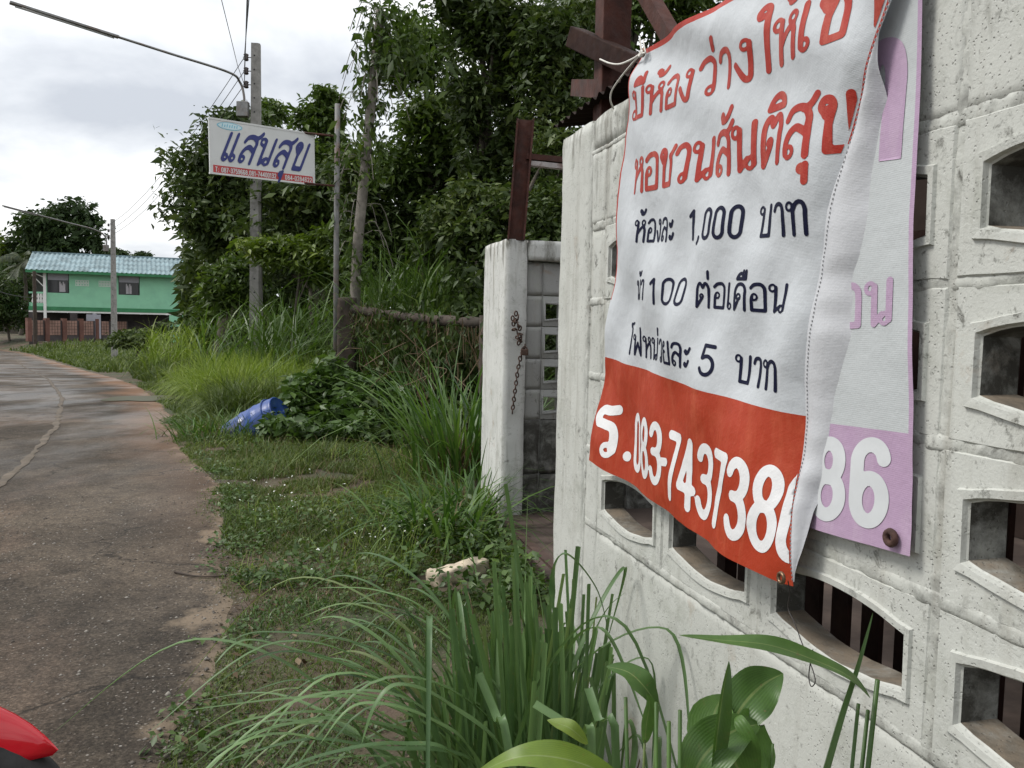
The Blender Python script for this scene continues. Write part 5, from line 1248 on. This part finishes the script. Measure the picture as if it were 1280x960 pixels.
leaf_bank("ground_creeper", 330, 470, 0, 0, 8.6, 10.0, 5200, .085, M_weed, 63, .42)
# cane
def cane(px0, px1, Y0, Y1, n, h, mat, seed, name="cane_clump", **kk):
    r = np.random.default_rng(seed); px = r.uniform(px0, px1, n); Y = r.uniform(Y0, Y1, n); X = np.array([at_depth(a, 400, b)[0] for a, b in zip(px, Y)])
    ok = fnoise(np.stack([X, Y, 0*X], 1), .9, seed) > -.3; P = on_ground(X[ok], Y[ok]); m = len(P)
    V1, F1 = blades(P, h, .030, r, .25, .75, 5, .1); 
    Pu = P+np.stack([r.normal(0,.06,m), r.normal(0,.06,m), h*r.uniform(.3,.75,m)], 1); V2, F2 = blades(Pu, h*.5, .032, r, .6, 1.0, 4, .1)
    return mk(name, np.concatenate([V1, V2]), np.concatenate([F1, F2+len(V1)]), mat, kind='stuff', **kk)
cane(455, 620, 11.2, 13.6, 900, 2.15, M_cane, 71)
cane(520, 600, 10.3, 11.6, 260, 2.4, M_cane, 72)
cane(320, 440, 14.4, 17.0, 300, 1.75, M_cane, 73)
cane(255, 330, 14.5, 18.5, 300, 1.65, M_cane, 74)
# tall bright grass on the verge
def field(name, poly_px, Y0, Y1, n, h, w, mat, seed, thr=-.3, nscale=.8, lean=.35, bend=.7, seg=3, edge=0.0, xmin=None, xmax=None, hmod=0):
    r = np.random.default_rng(seed); Y = Y0+(Y1-Y0)*r.random(n)
    a, b = poly_px; X = np.array([at_depth(q, 400, y)[0] for q, y in zip(r.uniform(a, b, n), Y)]) if xmin is None else r.uniform(0, 1, n)*(xmax(Y)-xmin(Y))+xmin(Y)
    q = X-edge_x(Y); P0 = np.stack([X, Y, 0*X], 1); nz = fnoise(P0, nscale, seed)+.3*fnoise(P0, nscale*4, seed+1)
    ok = (nz > thr) & (q > edge+.12*fnoise(P0, 2.2, seed+2)) & (X < fence_x(Y)+np.where(Y > 5.5, 5, np.where(Y > 2.9, .42, -.02))) & ((X+.27)**2+(Y-4.12)**2 > .045)
    ok &= r.random(n) < np.clip((Y-Y0)/(.12*(Y1-Y0)+.2), .04, 1)*np.clip((Y1-Y)/(.12*(Y1-Y0)+.2), .04, 1)
    X, Y, nz, q = X[ok], Y[ok], nz[ok], q[ok]; P = on_ground(X, Y, -.005)
    hh = h*(1+hmod*nz)*np.clip(.45+q*.6, .45, 1); V, F = blades(P, hh, w, r, lean, bend, seg)
    return mk(name, V, F, mat, kind='stuff')
field("tall_grass", (215, 415), 12.5, 19, 12000, .66, .018, M_tall, 81, -.25, .6, .35, .9, 4, .5, hmod=.8)
field("tall_grass", (255, 360), 12.8, 16.0, 8500, .78, .016, M_tall, 87, -.05, .7, .35, 1.1, 4, .8, hmod=.7)
field("tall_grass", (165, 330), 18, 30, 15000, .65, .035, M_grass, 82, -.4, .4, .3, .7, 3, .5, hmod=.5)
field("tall_grass", (-60, 200), 29, 56, 24000, .42, .06, M_grass, 83, -.8, .3, .3, .6, 3, .25)
field("tall_grass", (260, 445), 10.6, 13, 11000, .48, .014, M_grass, 84, -.25, .9, .4, .9, 4, .4, hmod=.8)
field("verge_turf", (150, 460), 8.3, 20, 32000, .17, .014, M_grass, 85, -.6, .9, .4, .7, 3, .02, hmod=.6)
field("tall_grass", (280, 418), 11.9, 14.6, 9500, .62, .014, M_tall, 89, -.3, .8, .4, 1.0, 4, .8, hmod=.8)
cane(185, 250, 21, 27, 260, 1.5, M_tall, 75)
# nearer verge: turf with bare patches, low broad weeds
rx0 = lambda Y: edge_x(Y)-.05
rx1 = lambda Y: np.minimum(fence_x(Y)+.45, np.where(Y > 5.6, edge_x(Y)+3.6, 9))
field("verge_turf", None or (0,0), 4.4, 9.4, 64000, .085, .0065, M_grass, 91, -.40, 1.3, .4, .7, 3, -.09, rx0, rx1, .7)
field("verge_turf", (0,0), 1.9, 5.8, 66000, .042, .0038, M_grass, 92, -.10, 1.6, .5, .6, 2, -.06, rx0, rx1, .7)
field("verge_turf", (0,0), 3.4, 5.6, 14000, .085, .005, M_tuft, 93, .18, 1.5, .45, .9, 3, .05, rx0, rx1, .7)
field("verge_turf", (0,0), 4.6, 9.5, 16000, .19, .006, M_grass, 95, .20, 1.1, .45, .9, 3, .1, rx0, rx1, .7)
def weeds(name, Y0, Y1, n, size, mat, seed, thr, x0, x1, h, nscale=1.4, edge=.03):
    r = np.random.default_rng(seed); Y = r.uniform(Y0, Y1, n); X = x0(Y)+(x1(Y)-x0(Y))*r.random(n); P0 = np.stack([X, Y, 0*X], 1)
    ok = (fnoise(P0, nscale, seed)+.3*fnoise(P0, nscale*4, seed+5) > thr) & (X-edge_x(Y) > edge+.1*fnoise(P0, 3, 2)) & (X < fence_x(Y)+np.where(Y > 5.5, 5, np.where(Y > 2.9, .42, -.02))) & ((X+.27)**2+(Y-4.12)**2 > .045); X, Y = X[ok], Y[ok]
    V, F = leaves(on_ground(X, Y)+np.stack([0*X, 0*X, .006+h*r.random(len(X))**1.5], 1), size, r, 1.4, .1, .2, .62); return mk(name, V, F, mat, kind='stuff')
weeds("low_weeds", 5.0, 9.5, 11000, .028, M_weed, 101, .12, rx0, rx1, .09)
weeds("low_weeds", 2.0, 5.8, 13000, .017, M_weed, 102, .14, rx0, rx1, .03)
weeds("low_weeds", 4.0, 6.0, 7000, .034, M_weed, 104, .05, lambda Y: fence_x(Y)-1.3-.1*Y, rx1, .11)
r = np.random.default_rng(7)
field("dry_wisps", (0,0), 3.2, 9.5, 2600, .20, .0032, M_dry, 121, -.2, 1.6, .5, 1.0, 4, .05, rx0, rx1, .8)
field("seed_stalks", (0,0), 3.6, 9.5, 2200, .26, .0035, M_tall, 122, -.1, 1.3, .4, .9, 4, .05, rx0, rx1, .8)
weeds("low_weeds", 3.7, 5.6, 5200, .040, M_weed, 123, -.15, lambda Y: fence_x(Y)-.25, lambda Y: fence_x(Y)+.40, .16)
# white flowers of the verge weeds
Pf = []
for cx_, cy_, n, sp_ in ((-.62,4.75,46,.16),(-1.35,5.6,26,.22),(-1.75,6.3,26,.25),(-1.0,3.9,5,.25)):
    X = cx_+r.normal(0, sp_, n); Y = cy_+r.normal(0, sp_, n); Pf.append(on_ground(X, Y)+np.stack([0*X, 0*X, r.uniform(.05,.14,n)], 1))
Pf = np.concatenate(Pf); a = np.concatenate([leaves(Pf, .0085, r, 2.0, 0, .1, .9)[0] for _ in range(3)]); fF = np.concatenate([np.arange(len(Pf)*3)[:,None]*4+np.array([[1,2,0]]), np.arange(len(Pf)*3)[:,None]*4+np.array([[2,3,0]])])
mk("white_flowers", a, fF, M_petal, kind='stuff')
# dry leaves and stones on the soil and along the crumbling road edge
n = 700; Y = r.uniform(2.0, 6.5, n); X = edge_x(Y)+r.random(n)*(np.minimum(fence_x(Y), edge_x(Y)+1.8)-edge_x(Y)); V, F = leaves(on_ground(X, Y, .012), .032, r, 1.5, 0, .3, .4); mk("dry_leaves", V, F, M_dry, kind='stuff')
n = 2600; Y = r.uniform(1.6, 7.5, n)**1.0; X = edge_x(Y)+r.normal(.02, .13, n); Y2 = r.uniform(1.6,6.0,2600); X2 = edge_x(Y2)-r.random(2600)*1.7
X, Y = np.r_[X, X2], np.r_[Y, Y2]; n = len(X); s = np.exp(r.normal(math.log(.0045), .42, n)); base = np.stack([X, Y, np.where(X-edge_x(Y) > 0, ground_z(X, Y), gz(Y)+.022)], 1)
oc = np.array([(1,0,0),(0,1,0),(-1,0,0),(0,-1,0),(0,0,.7),(0,0,-.5)]); V = base[:,None,:]+oc[None]*s[:,None,None]*r.uniform(.6,1.4,(n,6,1)); of_ = np.array([(0,1,4),(1,2,4),(2,3,4),(3,0,4),(1,0,5),(2,1,5),(3,2,5),(0,3,5)])
mk("gravel", V.reshape(-1,3), (np.arange(n)[:,None,None]*6+of_[None]).reshape(-1,3), M_gravel, kind='stuff')
# grass creeping out over the road edge in ragged tongues
field("edge_grass", (0,0), 1.8, 12, 26000, .075, .005, M_grass, 97, .0, 2.4, .5, .9, 3, -.24, lambda Y: edge_x(Y)-.24, lambda Y: edge_x(Y)+.14, .8)
weeds("edge_weeds", 2.4, 11, 7000, .024, M_weed, 98, .12, lambda Y: edge_x(Y)-.16, lambda Y: edge_x(Y)+.2, .04, 2.2, -.14)
# separate tufts
def tuft(name, label, cat, px, py, Yd, n, h, w, mat, seed, spread, lean=.4, bend=1.0, seg=5, pos=None):
    r = np.random.default_rng(seed); b = at_depth(px, py, Yd) if pos is None else np.array(pos); z = float(ground_z(b[:1], b[1:2])[0]); base = np.array([b[0], b[1], z]); root = empty(name, base, 0, label, cat)
    P = r.normal(0, 1, (n, 3))*np.array([spread, spread, 0]); hd = np.arctan2(P[:,1], P[:,0]); V, F = blades(P, h, w, r, lean, bend, seg, .08, hd)
    mk("blades", V, F, mat, root, kind='stuff'); m = n//4; P2 = r.normal(0, 1, (m, 3))*np.array([spread*.7, spread*.7, 0]); V, F = blades(P2, h*.5, w*.8, r, .7, .7, 3, .1); mk("dead_blades", V, F, M_dry, root, kind='stuff')
tuft("grass_tuft", "tall fresh grass tuft leaning against the left of the white gatepost", "grass tuft", 575, 600, 7.0, 300, 1.25, .020, M_tuft, 111, .20, .35, .75, 6)
tuft("grass_tuft", "arching strap leaved tuft on the verge in front of the gatepost", "grass tuft", 552, 690, 5.0, 130, .50, .020, M_tuft, 112, .16, .7, 1.25, 6)
tuft("grass_tuft", "smaller fresh tuft right behind the strap leaved one", "grass tuft", 590, 680, 5.6, 110, .55, .016, M_tuft, 113, .14, .5, 1.0, 5)
tuft("grass_tuft", "wispy grass tuft growing over the lower end of the blue drum", "grass tuft", 306, 548, 9.55, 190, .36, .012, M_grass, 115, .24, .4, .8, 4)
tuft("grass_tuft", "shaggy green tuft where the road edge meets the blue drum", "grass tuft", 264, 560, 9.3, 120, .42, .016, M_tuft, 114, .25, .6, 1.0, 4)

# ---------------------------------------------------------------- things on the verge
dr = empty("plastic_drum", at_ground(322, 546)+np.array([0,0,.10]), 0, "blue plastic drum lying half hidden in the verge grass", "drum")
prof = [(0,0),(.255,0),(.275,.012),(.285,.05),(.283,.10),(.290,.13),(.290,.20),(.298,.26),(.300,.33),(.308,.345),(.308,.365),(.300,.38),(.300,.55),(.308,.565),(.308,.585),(.300,.60),(.298,.66),(.290,.74),(.285,.82),(.275,.86),(.280,.885),(.262,.90),(.255,.875),(.0,.872)]
body = Geo().lathe([(r_*.92, z-.45) for r_, z in prof], 36).make("body", M_drum, dr, True)
for sx__ in (-.13, .12):
    Geo().lathe([(.0,.437),(.034,.437),(.036,.43),(.036,.418)], 14, (sx__, .03, 0)).make("bung", M_drum, dr, True)
hb = Geo().torus((0,0,.30), .279, .010, (1,0,0), (0,1,0), 36, 6).make("hoop", M_drum, dr, True)
dr.scale = (.84,.84,.76); dr.rotation_euler = Vector((.86,-.17,.49)).to_track_quat('Z', 'Y').to_euler()
sl = at_ground(540, 742); sl2 = at_ground(606, 722)
V, Fq = rough_box((0,-.045,-.01), (float(np.linalg.norm((sl2-sl)[:2])), .045, .075), .015, .018, 14, 71, .018)
o = mk("broken_stone", V, Fq, M_slab, smooth=True, label="pale broken stone lying in the grass before the gateway", cat="stone"); o.location = tuple(sl+np.array([0,0,.035])); o.rotation_euler = (0,0,math.atan2((sl2-sl)[1], (sl2-sl)[0]))
for px, py, s, lb in ((263,735,.022,"small white pebble at the crumbling road edge"),(517,760,.020,"small white stone on the turf left of the lemongrass")):
    p = at_ground(px, py); V, Fq = rough_box((-s,-s*.7,-.005), (s,s*.7,s*.8), s*.5, s*.3, 30, px, s*.5); o = mk("stone", V, Fq, M_slab, smooth=True, label=lb, cat="stone"); o.location = tuple(p)
p0 = at_ground(218, 722); p1 = at_ground(276, 727); Geo().tube(smooth([p0+np.array([0,0,.03]), (p0+p1)/2+np.array([.02,-.05,.032]), p1+np.array([0,0,.03])], 6), .005, 6).make("twig", M_wood, label="thin dark twig lying on the road near its edge", cat="twig")

# ---------------------------------------------------------------- lemongrass: every cut stem and every arching leaf its own piece
rng = np.random.default_rng(77)
LB = np.array([.06, 1.92, 0.]); lem = empty("lemongrass", LB, 0, "large lemongrass clump with cut upright stems and long arching leaves by the wall end", "lemongrass")
def strap(name, pts, w, mat, parent, cut=False, side=None, curl=.25, base=LB):
    """a leaf along a line of points: keeled in the middle, tapering (or cut square) at its end"""
    pts = smooth([np.array(p, float) for p in pts], 4 if cut else 9); n = len(pts); V, UV, F = [], [], []
    for i, p in enumerate(pts):
        t = i/(n-1); tg = pts[min(i+1, n-1)]-pts[max(i-1, 0)]; tg /= np.linalg.norm(tg)+1e-9
        s = np.array(side, float) if side is not None else np.cross(tg, [0,0,1.]); s = s-tg*(s@tg); s /= np.linalg.norm(s)+1e-9; nr = np.cross(s, tg)
        ww = w*(.55+.45*min(1, t*4)) if cut else w*min(1, .5+2*t)*(1-t**2.2)**.8+.0006
        for j, u in enumerate((-1, 0, 1)): V.append(p+s*ww*.5*u+nr*ww*curl*(abs(u)-.5)-np.array(base)); UV.append((.5+.5*u, t if not cut else t*.6))
    for i in range(n-1):
        for j in range(2): F.append((i*3+j, i*3+j+1, i*3+j+4, i*3+j+3))
    return mk(name, V, F, mat, parent, smooth=True, uv=UV)
def wall_front(P, m=.03):                                  # keep a leaf on the road side of the wall
    P = np.array(P, float); d = P@WN-(WALL_D-m)
    return P-WN*max(0, d) if P[1] < 2.75 else P
for i in range(285):
    px = rng.uniform(505, 775) if i < 225 else rng.uniform(640, 775); Y = rng.uniform(1.60, 2.3)
    topy = {0: 858, 1: 790, 2: 740, 3: 748, 4: 800}[min(4, int((px-505)/55))]+rng.normal(0, 50)+48
    T = at_depth(px, topy, Y); root = np.array([LB[0]+(T[0]-LB[0])*.55+rng.normal(0,.05), LB[1]+(Y-LB[1])*.6+rng.normal(0,.04), .0])
    T = wall_front(T); root = wall_front(root, .06)
    m_ = wall_front(root+(T-root)*.5+rng.normal(0, .012, 3)); a = rng.uniform(-.9, .9); sd = (math.cos(a), math.sin(a), 0)
    strap("stem", [root, m_, T], rng.uniform(.0065, .0125), M_lemon, lem, True, sd, .30)
def arch(pxs, Y0, Y1, w, root_px=None):
    n = len(pxs); pts = [at_depth(x, y, Y0+(Y1-Y0)*i/(n-1)) for i, (x, y) in enumerate(pxs)]
    r0 = np.array([LB[0]+(pts[0][0]-LB[0])*.4, LB[1]+(pts[0][1]-LB[1])*.4, .05]); return strap("leaf", [wall_front(r0), *(wall_front(p) for p in pts)], w, M_lemon, lem, False, None, .22)
# the leaves one can follow in the photograph
for pxs, Y0, Y1, w in (
    ([(600,900),(510,790),(440,755),(380,770)], 1.9, 1.8, .013), ([(620,880),(540,770),(470,738),(395,735)], 1.95, 1.9, .012),
    ([(560,930),(480,850),(400,822),(310,800),(268,830)], 1.85, 1.65, .014), ([(570,930),(450,840),(350,815),(265,858)], 1.8, 1.6, .013),
    ([(580,950),(480,880),(380,872),(232,888)], 1.75, 1.55, .014), ([(560,950),(450,900),(340,910),(262,945)], 1.7, 1.5, .013),
    ([(590,960),(520,880),(430,865),(352,905)], 1.7, 1.6, .014), ([(600,960),(470,935),(380,925),(270,955)], 1.65, 1.45, .015),
    ([(560,870),(500,800),(455,780),(420,798)], 2.0, 1.9, .011), ([(650,960),(655,800),(657,700),(660,614)], 1.85, 1.85, .014),
    ([(700,880),(690,740),(705,692),(745,735),(762,800)], 1.8, 1.75, .012), ([(690,900),(680,780),(668,720),(650,690)], 1.9, 1.9, .010),
    ([(720,880),(740,800),(760,760),(782,740)], 1.85, 1.8, .010), ([(640,900),(560,800),(490,742),(430,760)], 2.0, 1.9, .013),
    ([(600,930),(520,840),(430,800),(330,790),(290,800)], 1.95, 1.75, .013), ([(640,960),(560,880),(500,856),(470,880),(452,930)], 1.6, 1.5, .016),
    ([(600,960),(540,900),(450,880),(400,930)], 1.6, 1.5, .014), ([(580,960),(500,930),(400,945),(330,975)], 1.55, 1.4, .014),
    ([(585,850),(530,790),(500,770),(452,840)], 2.1, 2.0, .010), ([(540,950),(430,870),(370,850),(300,870)], 1.9, 1.7, .011),
    ([(560,960),(470,905),(390,890),(290,905),(240,935)], 1.8, 1.55, .012)):
    arch(pxs, Y0, Y1, w*1.3)
for i in range(48):
    a = rng.uniform(.75, 1.25)*math.pi if i < 30 else rng.uniform(0, 2)*math.pi; L = rng.uniform(.45, .95); h = rng.uniform(.35, .75)
    o_ = np.array([math.cos(a), math.sin(a)*.8, 0]); r0 = LB+np.array([rng.normal(-.02,.09), rng.normal(0,.12), 0.03])
    q = [wall_front(r0), wall_front(r0+o_*L*.28+np.array([0,0,h*.75])), wall_front(r0+o_*L*.65+np.array([0,0,h])), wall_front(r0+o_*L+np.array([0,0,h*rng.uniform(.35,.85)]))]
    strap("leaf", q, rng.uniform(.009, .017), M_lemon, lem, False, None, .22)
n = 160; P = rng.normal(0, 1, (n,3))*np.array([.14,.17,0])+np.array([0,0,.02]); V, F = blades(P, .32, .008, rng, .7, .8, 4, .1); mk("dead_leaves", V, F, M_dry, lem, kind='stuff')

# ---------------------------------------------------------------- broad leaved plants in the corner by the wall
def broad(name, pts, w, mat, parent, base, normal=(0,-.6,.8), cup=.18, wave=.0, seed=0, shape=1.0):
    pts = smooth([np.array(p, float) for p in pts], 6); n = len(pts); m = 8; V, UV, F = [], [], []; rg = np.random.default_rng(seed)
    for i, p in enumerate(pts):
        t = i/(n-1); tg = pts[min(i+1,n-1)]-pts[max(i-1,0)]; tg /= np.linalg.norm(tg)+1e-9
        nr = np.array(normal, float); nr -= tg*(nr@tg); nr /= np.linalg.norm(nr); s = np.cross(tg, nr); ww = w*(math.sin(math.pi*min(1, t**.8))**.95*shape+.015)
        for j in range(m+1):
            u = -1+2*j/m; V.append(p+s*ww*.5*u+nr*(ww*cup*(abs(u)**1.3)+wave*ww*math.sin(t*13+u*2+seed)*u*u)-np.array(base)); UV.append((.5+.5*u, t))
    for i in range(n-1):
        for j in range(m): F.append((i*(m+1)+j, i*(m+1)+j+1, (i+1)*(m+1)+j+1, (i+1)*(m+1)+j))
    return mk(name, V, F, mat, parent, smooth=True, uv=UV)
def pts_of(l): return [at_depth(x, y, Y) for x, y, Y in l]
def plant(px, Y, label):
    p = at_depth(px, 960, Y); b = np.array([p[0], Y, 0.]); b = wall_front(b, .08); b[2] = 0; return empty("broad_leaf_plant", b, 0, label, "plant"), b
def stalk(root, base, px, py, Y, w, mat=M_lemon, cut=True, foot=None):
    T = at_depth(px, py, Y); f = np.array([base[0]+(T[0]-base[0])*.7, base[1]+(Y-base[1])*.7, .0]) if foot is None else foot
    Geo().tube([f-base, (f+T)/2-base+np.array([.004,0,0]), T-base], [w*.6, w*.55, w*.45], 8).make("stem", mat, root, True)
pA, bA = plant(905, 1.05, "broad leaved plant with big rounded green leaves against the wall foot")
broad("leaf", pts_of([(948,975,1.04),(905,925,1.03),(872,905,1.06),(868,960,1.08)][:0] or [(935,985,1.02),(912,940,1.02),(892,900,1.05),(905,868,1.09)]), .078, M_broad, pA, bA, (-.3,-.9,.4), .12, .06, 1)
broad("leaf", pts_of([(905,920,1.06),(930,880,1.07),(955,855,1.09),(979,842,1.10)]), .062, M_broad, pA, bA, (-.1,-.85,.5), .16, .07, 2)
broad("leaf", pts_of([(890,985,1.0),(895,930,1.0),(903,870,1.0),(911,826,1.01)]), .026, M_broad, pA, bA, (.5,-.8,.2), .30, .0, 3)
broad("leaf", pts_of([(860,985,1.0),(880,945,1.0),(915,915,1.02),(950,905,1.05)]), .060, M_broad, pA, bA, (.1,-.6,.8), .16, .04, 4)
broad("leaf", pts_of([(950,980,1.02),(945,940,1.04),(935,905,1.05),(940,890,1.07)]), .05, M_broad, pA, bA, (.5,-.8,.4), .14, .07, 9)
broad("leaf", pts_of([(1088,873,1.0),(1062,846,.99),(1015,824,.98),(960,806,.98),(900,800,.99),(849,794,1.0)]), .030, M_broad, pA, bA, (.1,-.35,.95), .10, .05, 5)
for x, y, Y, w in ((1097,850,1.0,.0068),(1073,880,1.0,.0052),(1085,888,1.01,.0056),(850,888,1.0,.0055),(820,878,1.03,.005),(836,902,1.02,.006),(782,872,1.08,.0055),(966,930,1.03,.004)):
    stalk(pA, bA, x, y, Y, w, M_broad)
strap("leaf", [*pts_of([(1012,1030,1.0),(1030,965,1.0),(1052,890,1.0),(1072,830,1.02),(1091,766,1.05)])], .017, M_lemon, pA, False, (.8,.6,0), .3, bA)
pB, bB = plant(760, 1.12, "low plant with a wide yellowish leaf beside the lemongrass stems")
broad("leaf", pts_of([(800,1000,1.0),(745,962,.99),(690,946,.98),(640,948,.98),(588,972,1.0)]), .040, M_broadyel, pB, bB, (0,-.45,.9), .10, .04, 6)
broad("leaf", pts_of([(822,882,1.12),(805,858,1.12),(785,840,1.13),(758,833,1.14)]), .036, M_broad, pB, bB, (.2,-.6,.8), .12, .04, 7)
broad("leaf", pts_of([(806,930,1.1),(808,905,1.1),(812,880,1.1),(808,868,1.1)]), .020, M_broad, pB, bB, (.3,-.8,.3), .2, .0, 8)
broad("leaf", pts_of([(735,930,1.05),(715,912,1.05),(700,905,1.06),(684,900,1.07)]), .024, M_broadyel, pB, bB, (.2,-.5,.9), .1, .02, 10)
stalk(pB, bB, 822, 882, 1.12, .005, M_broad); stalk(pB, bB, 806, 925, 1.1, .004, M_broad)
for pxs in ([(740,965,1.1),(725,920,1.12),(668,880,1.15)], [(770,965,1.1),(748,900,1.12),(735,860,1.15)], [(640,960,1.15),(622,900,1.18),(598,842,1.2)]):
    strap("leaf", [bB, *pts_of(pxs)], .012, M_lemon, pB, True, (.9,.3,.2), .25, bB)

# ---------------------------------------------------------------- parked motorcycle: only the tip of its red front mudguard enters the frame
tipP = at_depth(73, 937, 1.42); R_m = .325; ang0 = rad(46)
hubc = np.array([tipP[0]-R_m*math.cos(ang0), 1.42, tipP[2]-R_m*math.sin(ang0)]); zoff = hubc[2]-.285
mb = empty("motorcycle", (hubc[0], 1.42, 0), 0, "parked motorcycle showing only its glossy red front mudguard", "motorcycle")
hz_ = .285; MBx = np.array([hubc[0], 1.42, 0])
V, F = [], []; n, m = 22, 10
for i in range(n+1):
    t = i/n; a = ang0+(rad(170)-ang0)*t; ww = .062*min(1, (t/.30)**.62) if t < .30 else .062; rr_ = R_m+.006*math.sin(math.pi*min(1, t*3)); ww = max(ww, .004)
    for j in range(m+1):
        u = -1+2*j/m; drop = .115*min(1, t*6.5)*abs(u)**2.4; r_ = rr_-drop-.012*u*u
        V.append((math.cos(a)*r_, ww*u, zoff+hz_+math.sin(a)*r_))
for i in range(n):
    for j in range(m): F.append((i*(m+1)+j, i*(m+1)+j+1, (i+1)*(m+1)+j+1, (i+1)*(m+1)+j))
fe = mk("front_mudguard", V, F, M_red, mb, smooth=True); so = fe.modifiers.new("thick", 'SOLIDIFY'); so.thickness = .004
def wheel(x):
    w_ = Geo().torus((x,0,hz_+zoff), .255, .040, (1,0,0), (0,0,1), 40, 10).make("tyre", M_tyre, mb, True)
    Geo().torus((x,0,hz_+zoff), .212, .012, (1,0,0), (0,0,1), 36, 6).make("rim", M_chrome, w_, True)
    g = Geo()
    for k in range(18):
        q = 2*math.pi*k/18; g.tube([(x,.02*(-1)**k,hz_+zoff),(x+.21*math.cos(q),0,hz_+zoff+.21*math.sin(q))], .0022, 5)
    g.make("spokes", M_chrome, w_); Geo().lathe([(0,-.05),(.035,-.05),(.03,0),(.035,.05),(0,.05)], 14).make("hub", M_chrome, w_, True)
    h = w_.children[-1]; h.location = (x,0,hz_+zoff); h.rotation_euler = (math.pi/2,0,0)
wheel(0.0); wheel(-1.22)
for sgn in (-1, 1): Geo().tube([(0,.075*sgn,hz_+zoff),(-.09,.075*sgn,.58+zoff),(-.22,.07*sgn,.98+zoff)], [.017,.019,.017], 10).make("fork_tube", M_chrome, mb, True)
def loft(name, secs, mat):
    V, F = [], []; n = 14
    for x, z, w, h in secs:
        for k in range(n):
            q = 2*math.pi*k/n; c, s = math.cos(q), math.sin(q); V.append((x, w*math.copysign(abs(c)**.7, c), z+zoff+h*math.copysign(abs(s)**.7, s)))
    for i in range(len(secs)-1):
        for k in range(n): F.append((i*n+k, i*n+(k+1)%n, (i+1)*n+(k+1)%n, (i+1)*n+k))
    F += [tuple(range(n)), tuple((len(secs)-1)*n+k for k in range(n))[::-1]]; return mk(name, V, F, mat, mb, smooth=True)
loft("leg_shield", [(-.16,.80,.05,.06),(-.20,.78,.13,.20),(-.27,.66,.15,.30),(-.36,.50,.10,.22),(-.44,.42,.06,.10)], M_red)
loft("body", [(-.40,.40,.07,.07),(-.60,.42,.09,.12),(-.85,.55,.11,.15),(-1.15,.66,.10,.11),(-1.42,.72,.05,.05)], M_red)
loft("seat", [(-.62,.70,.07,.03),(-.75,.75,.12,.045),(-1.0,.78,.13,.05),(-1.25,.82,.11,.045),(-1.36,.84,.06,.025)], M_black)
loft("headlight", [(-.10,.95,.03,.03),(-.12,.95,.09,.07),(-.20,.96,.11,.09),(-.30,.97,.05,.05)], M_red)
loft("engine", [(-.38,.30,.08,.08),(-.50,.28,.11,.11),(-.68,.27,.10,.10)], M_chrome)
Geo().tube(smooth([(-.42,-.34,1.0+zoff),(-.30,-.2,1.03+zoff),(-.24,0,1.0+zoff),(-.30,.2,1.03+zoff),(-.42,.34,1.0+zoff)], 6), .012, 10).make("handlebar", M_black, mb, True)
for o in list(mb.children): o.location.z -= 0
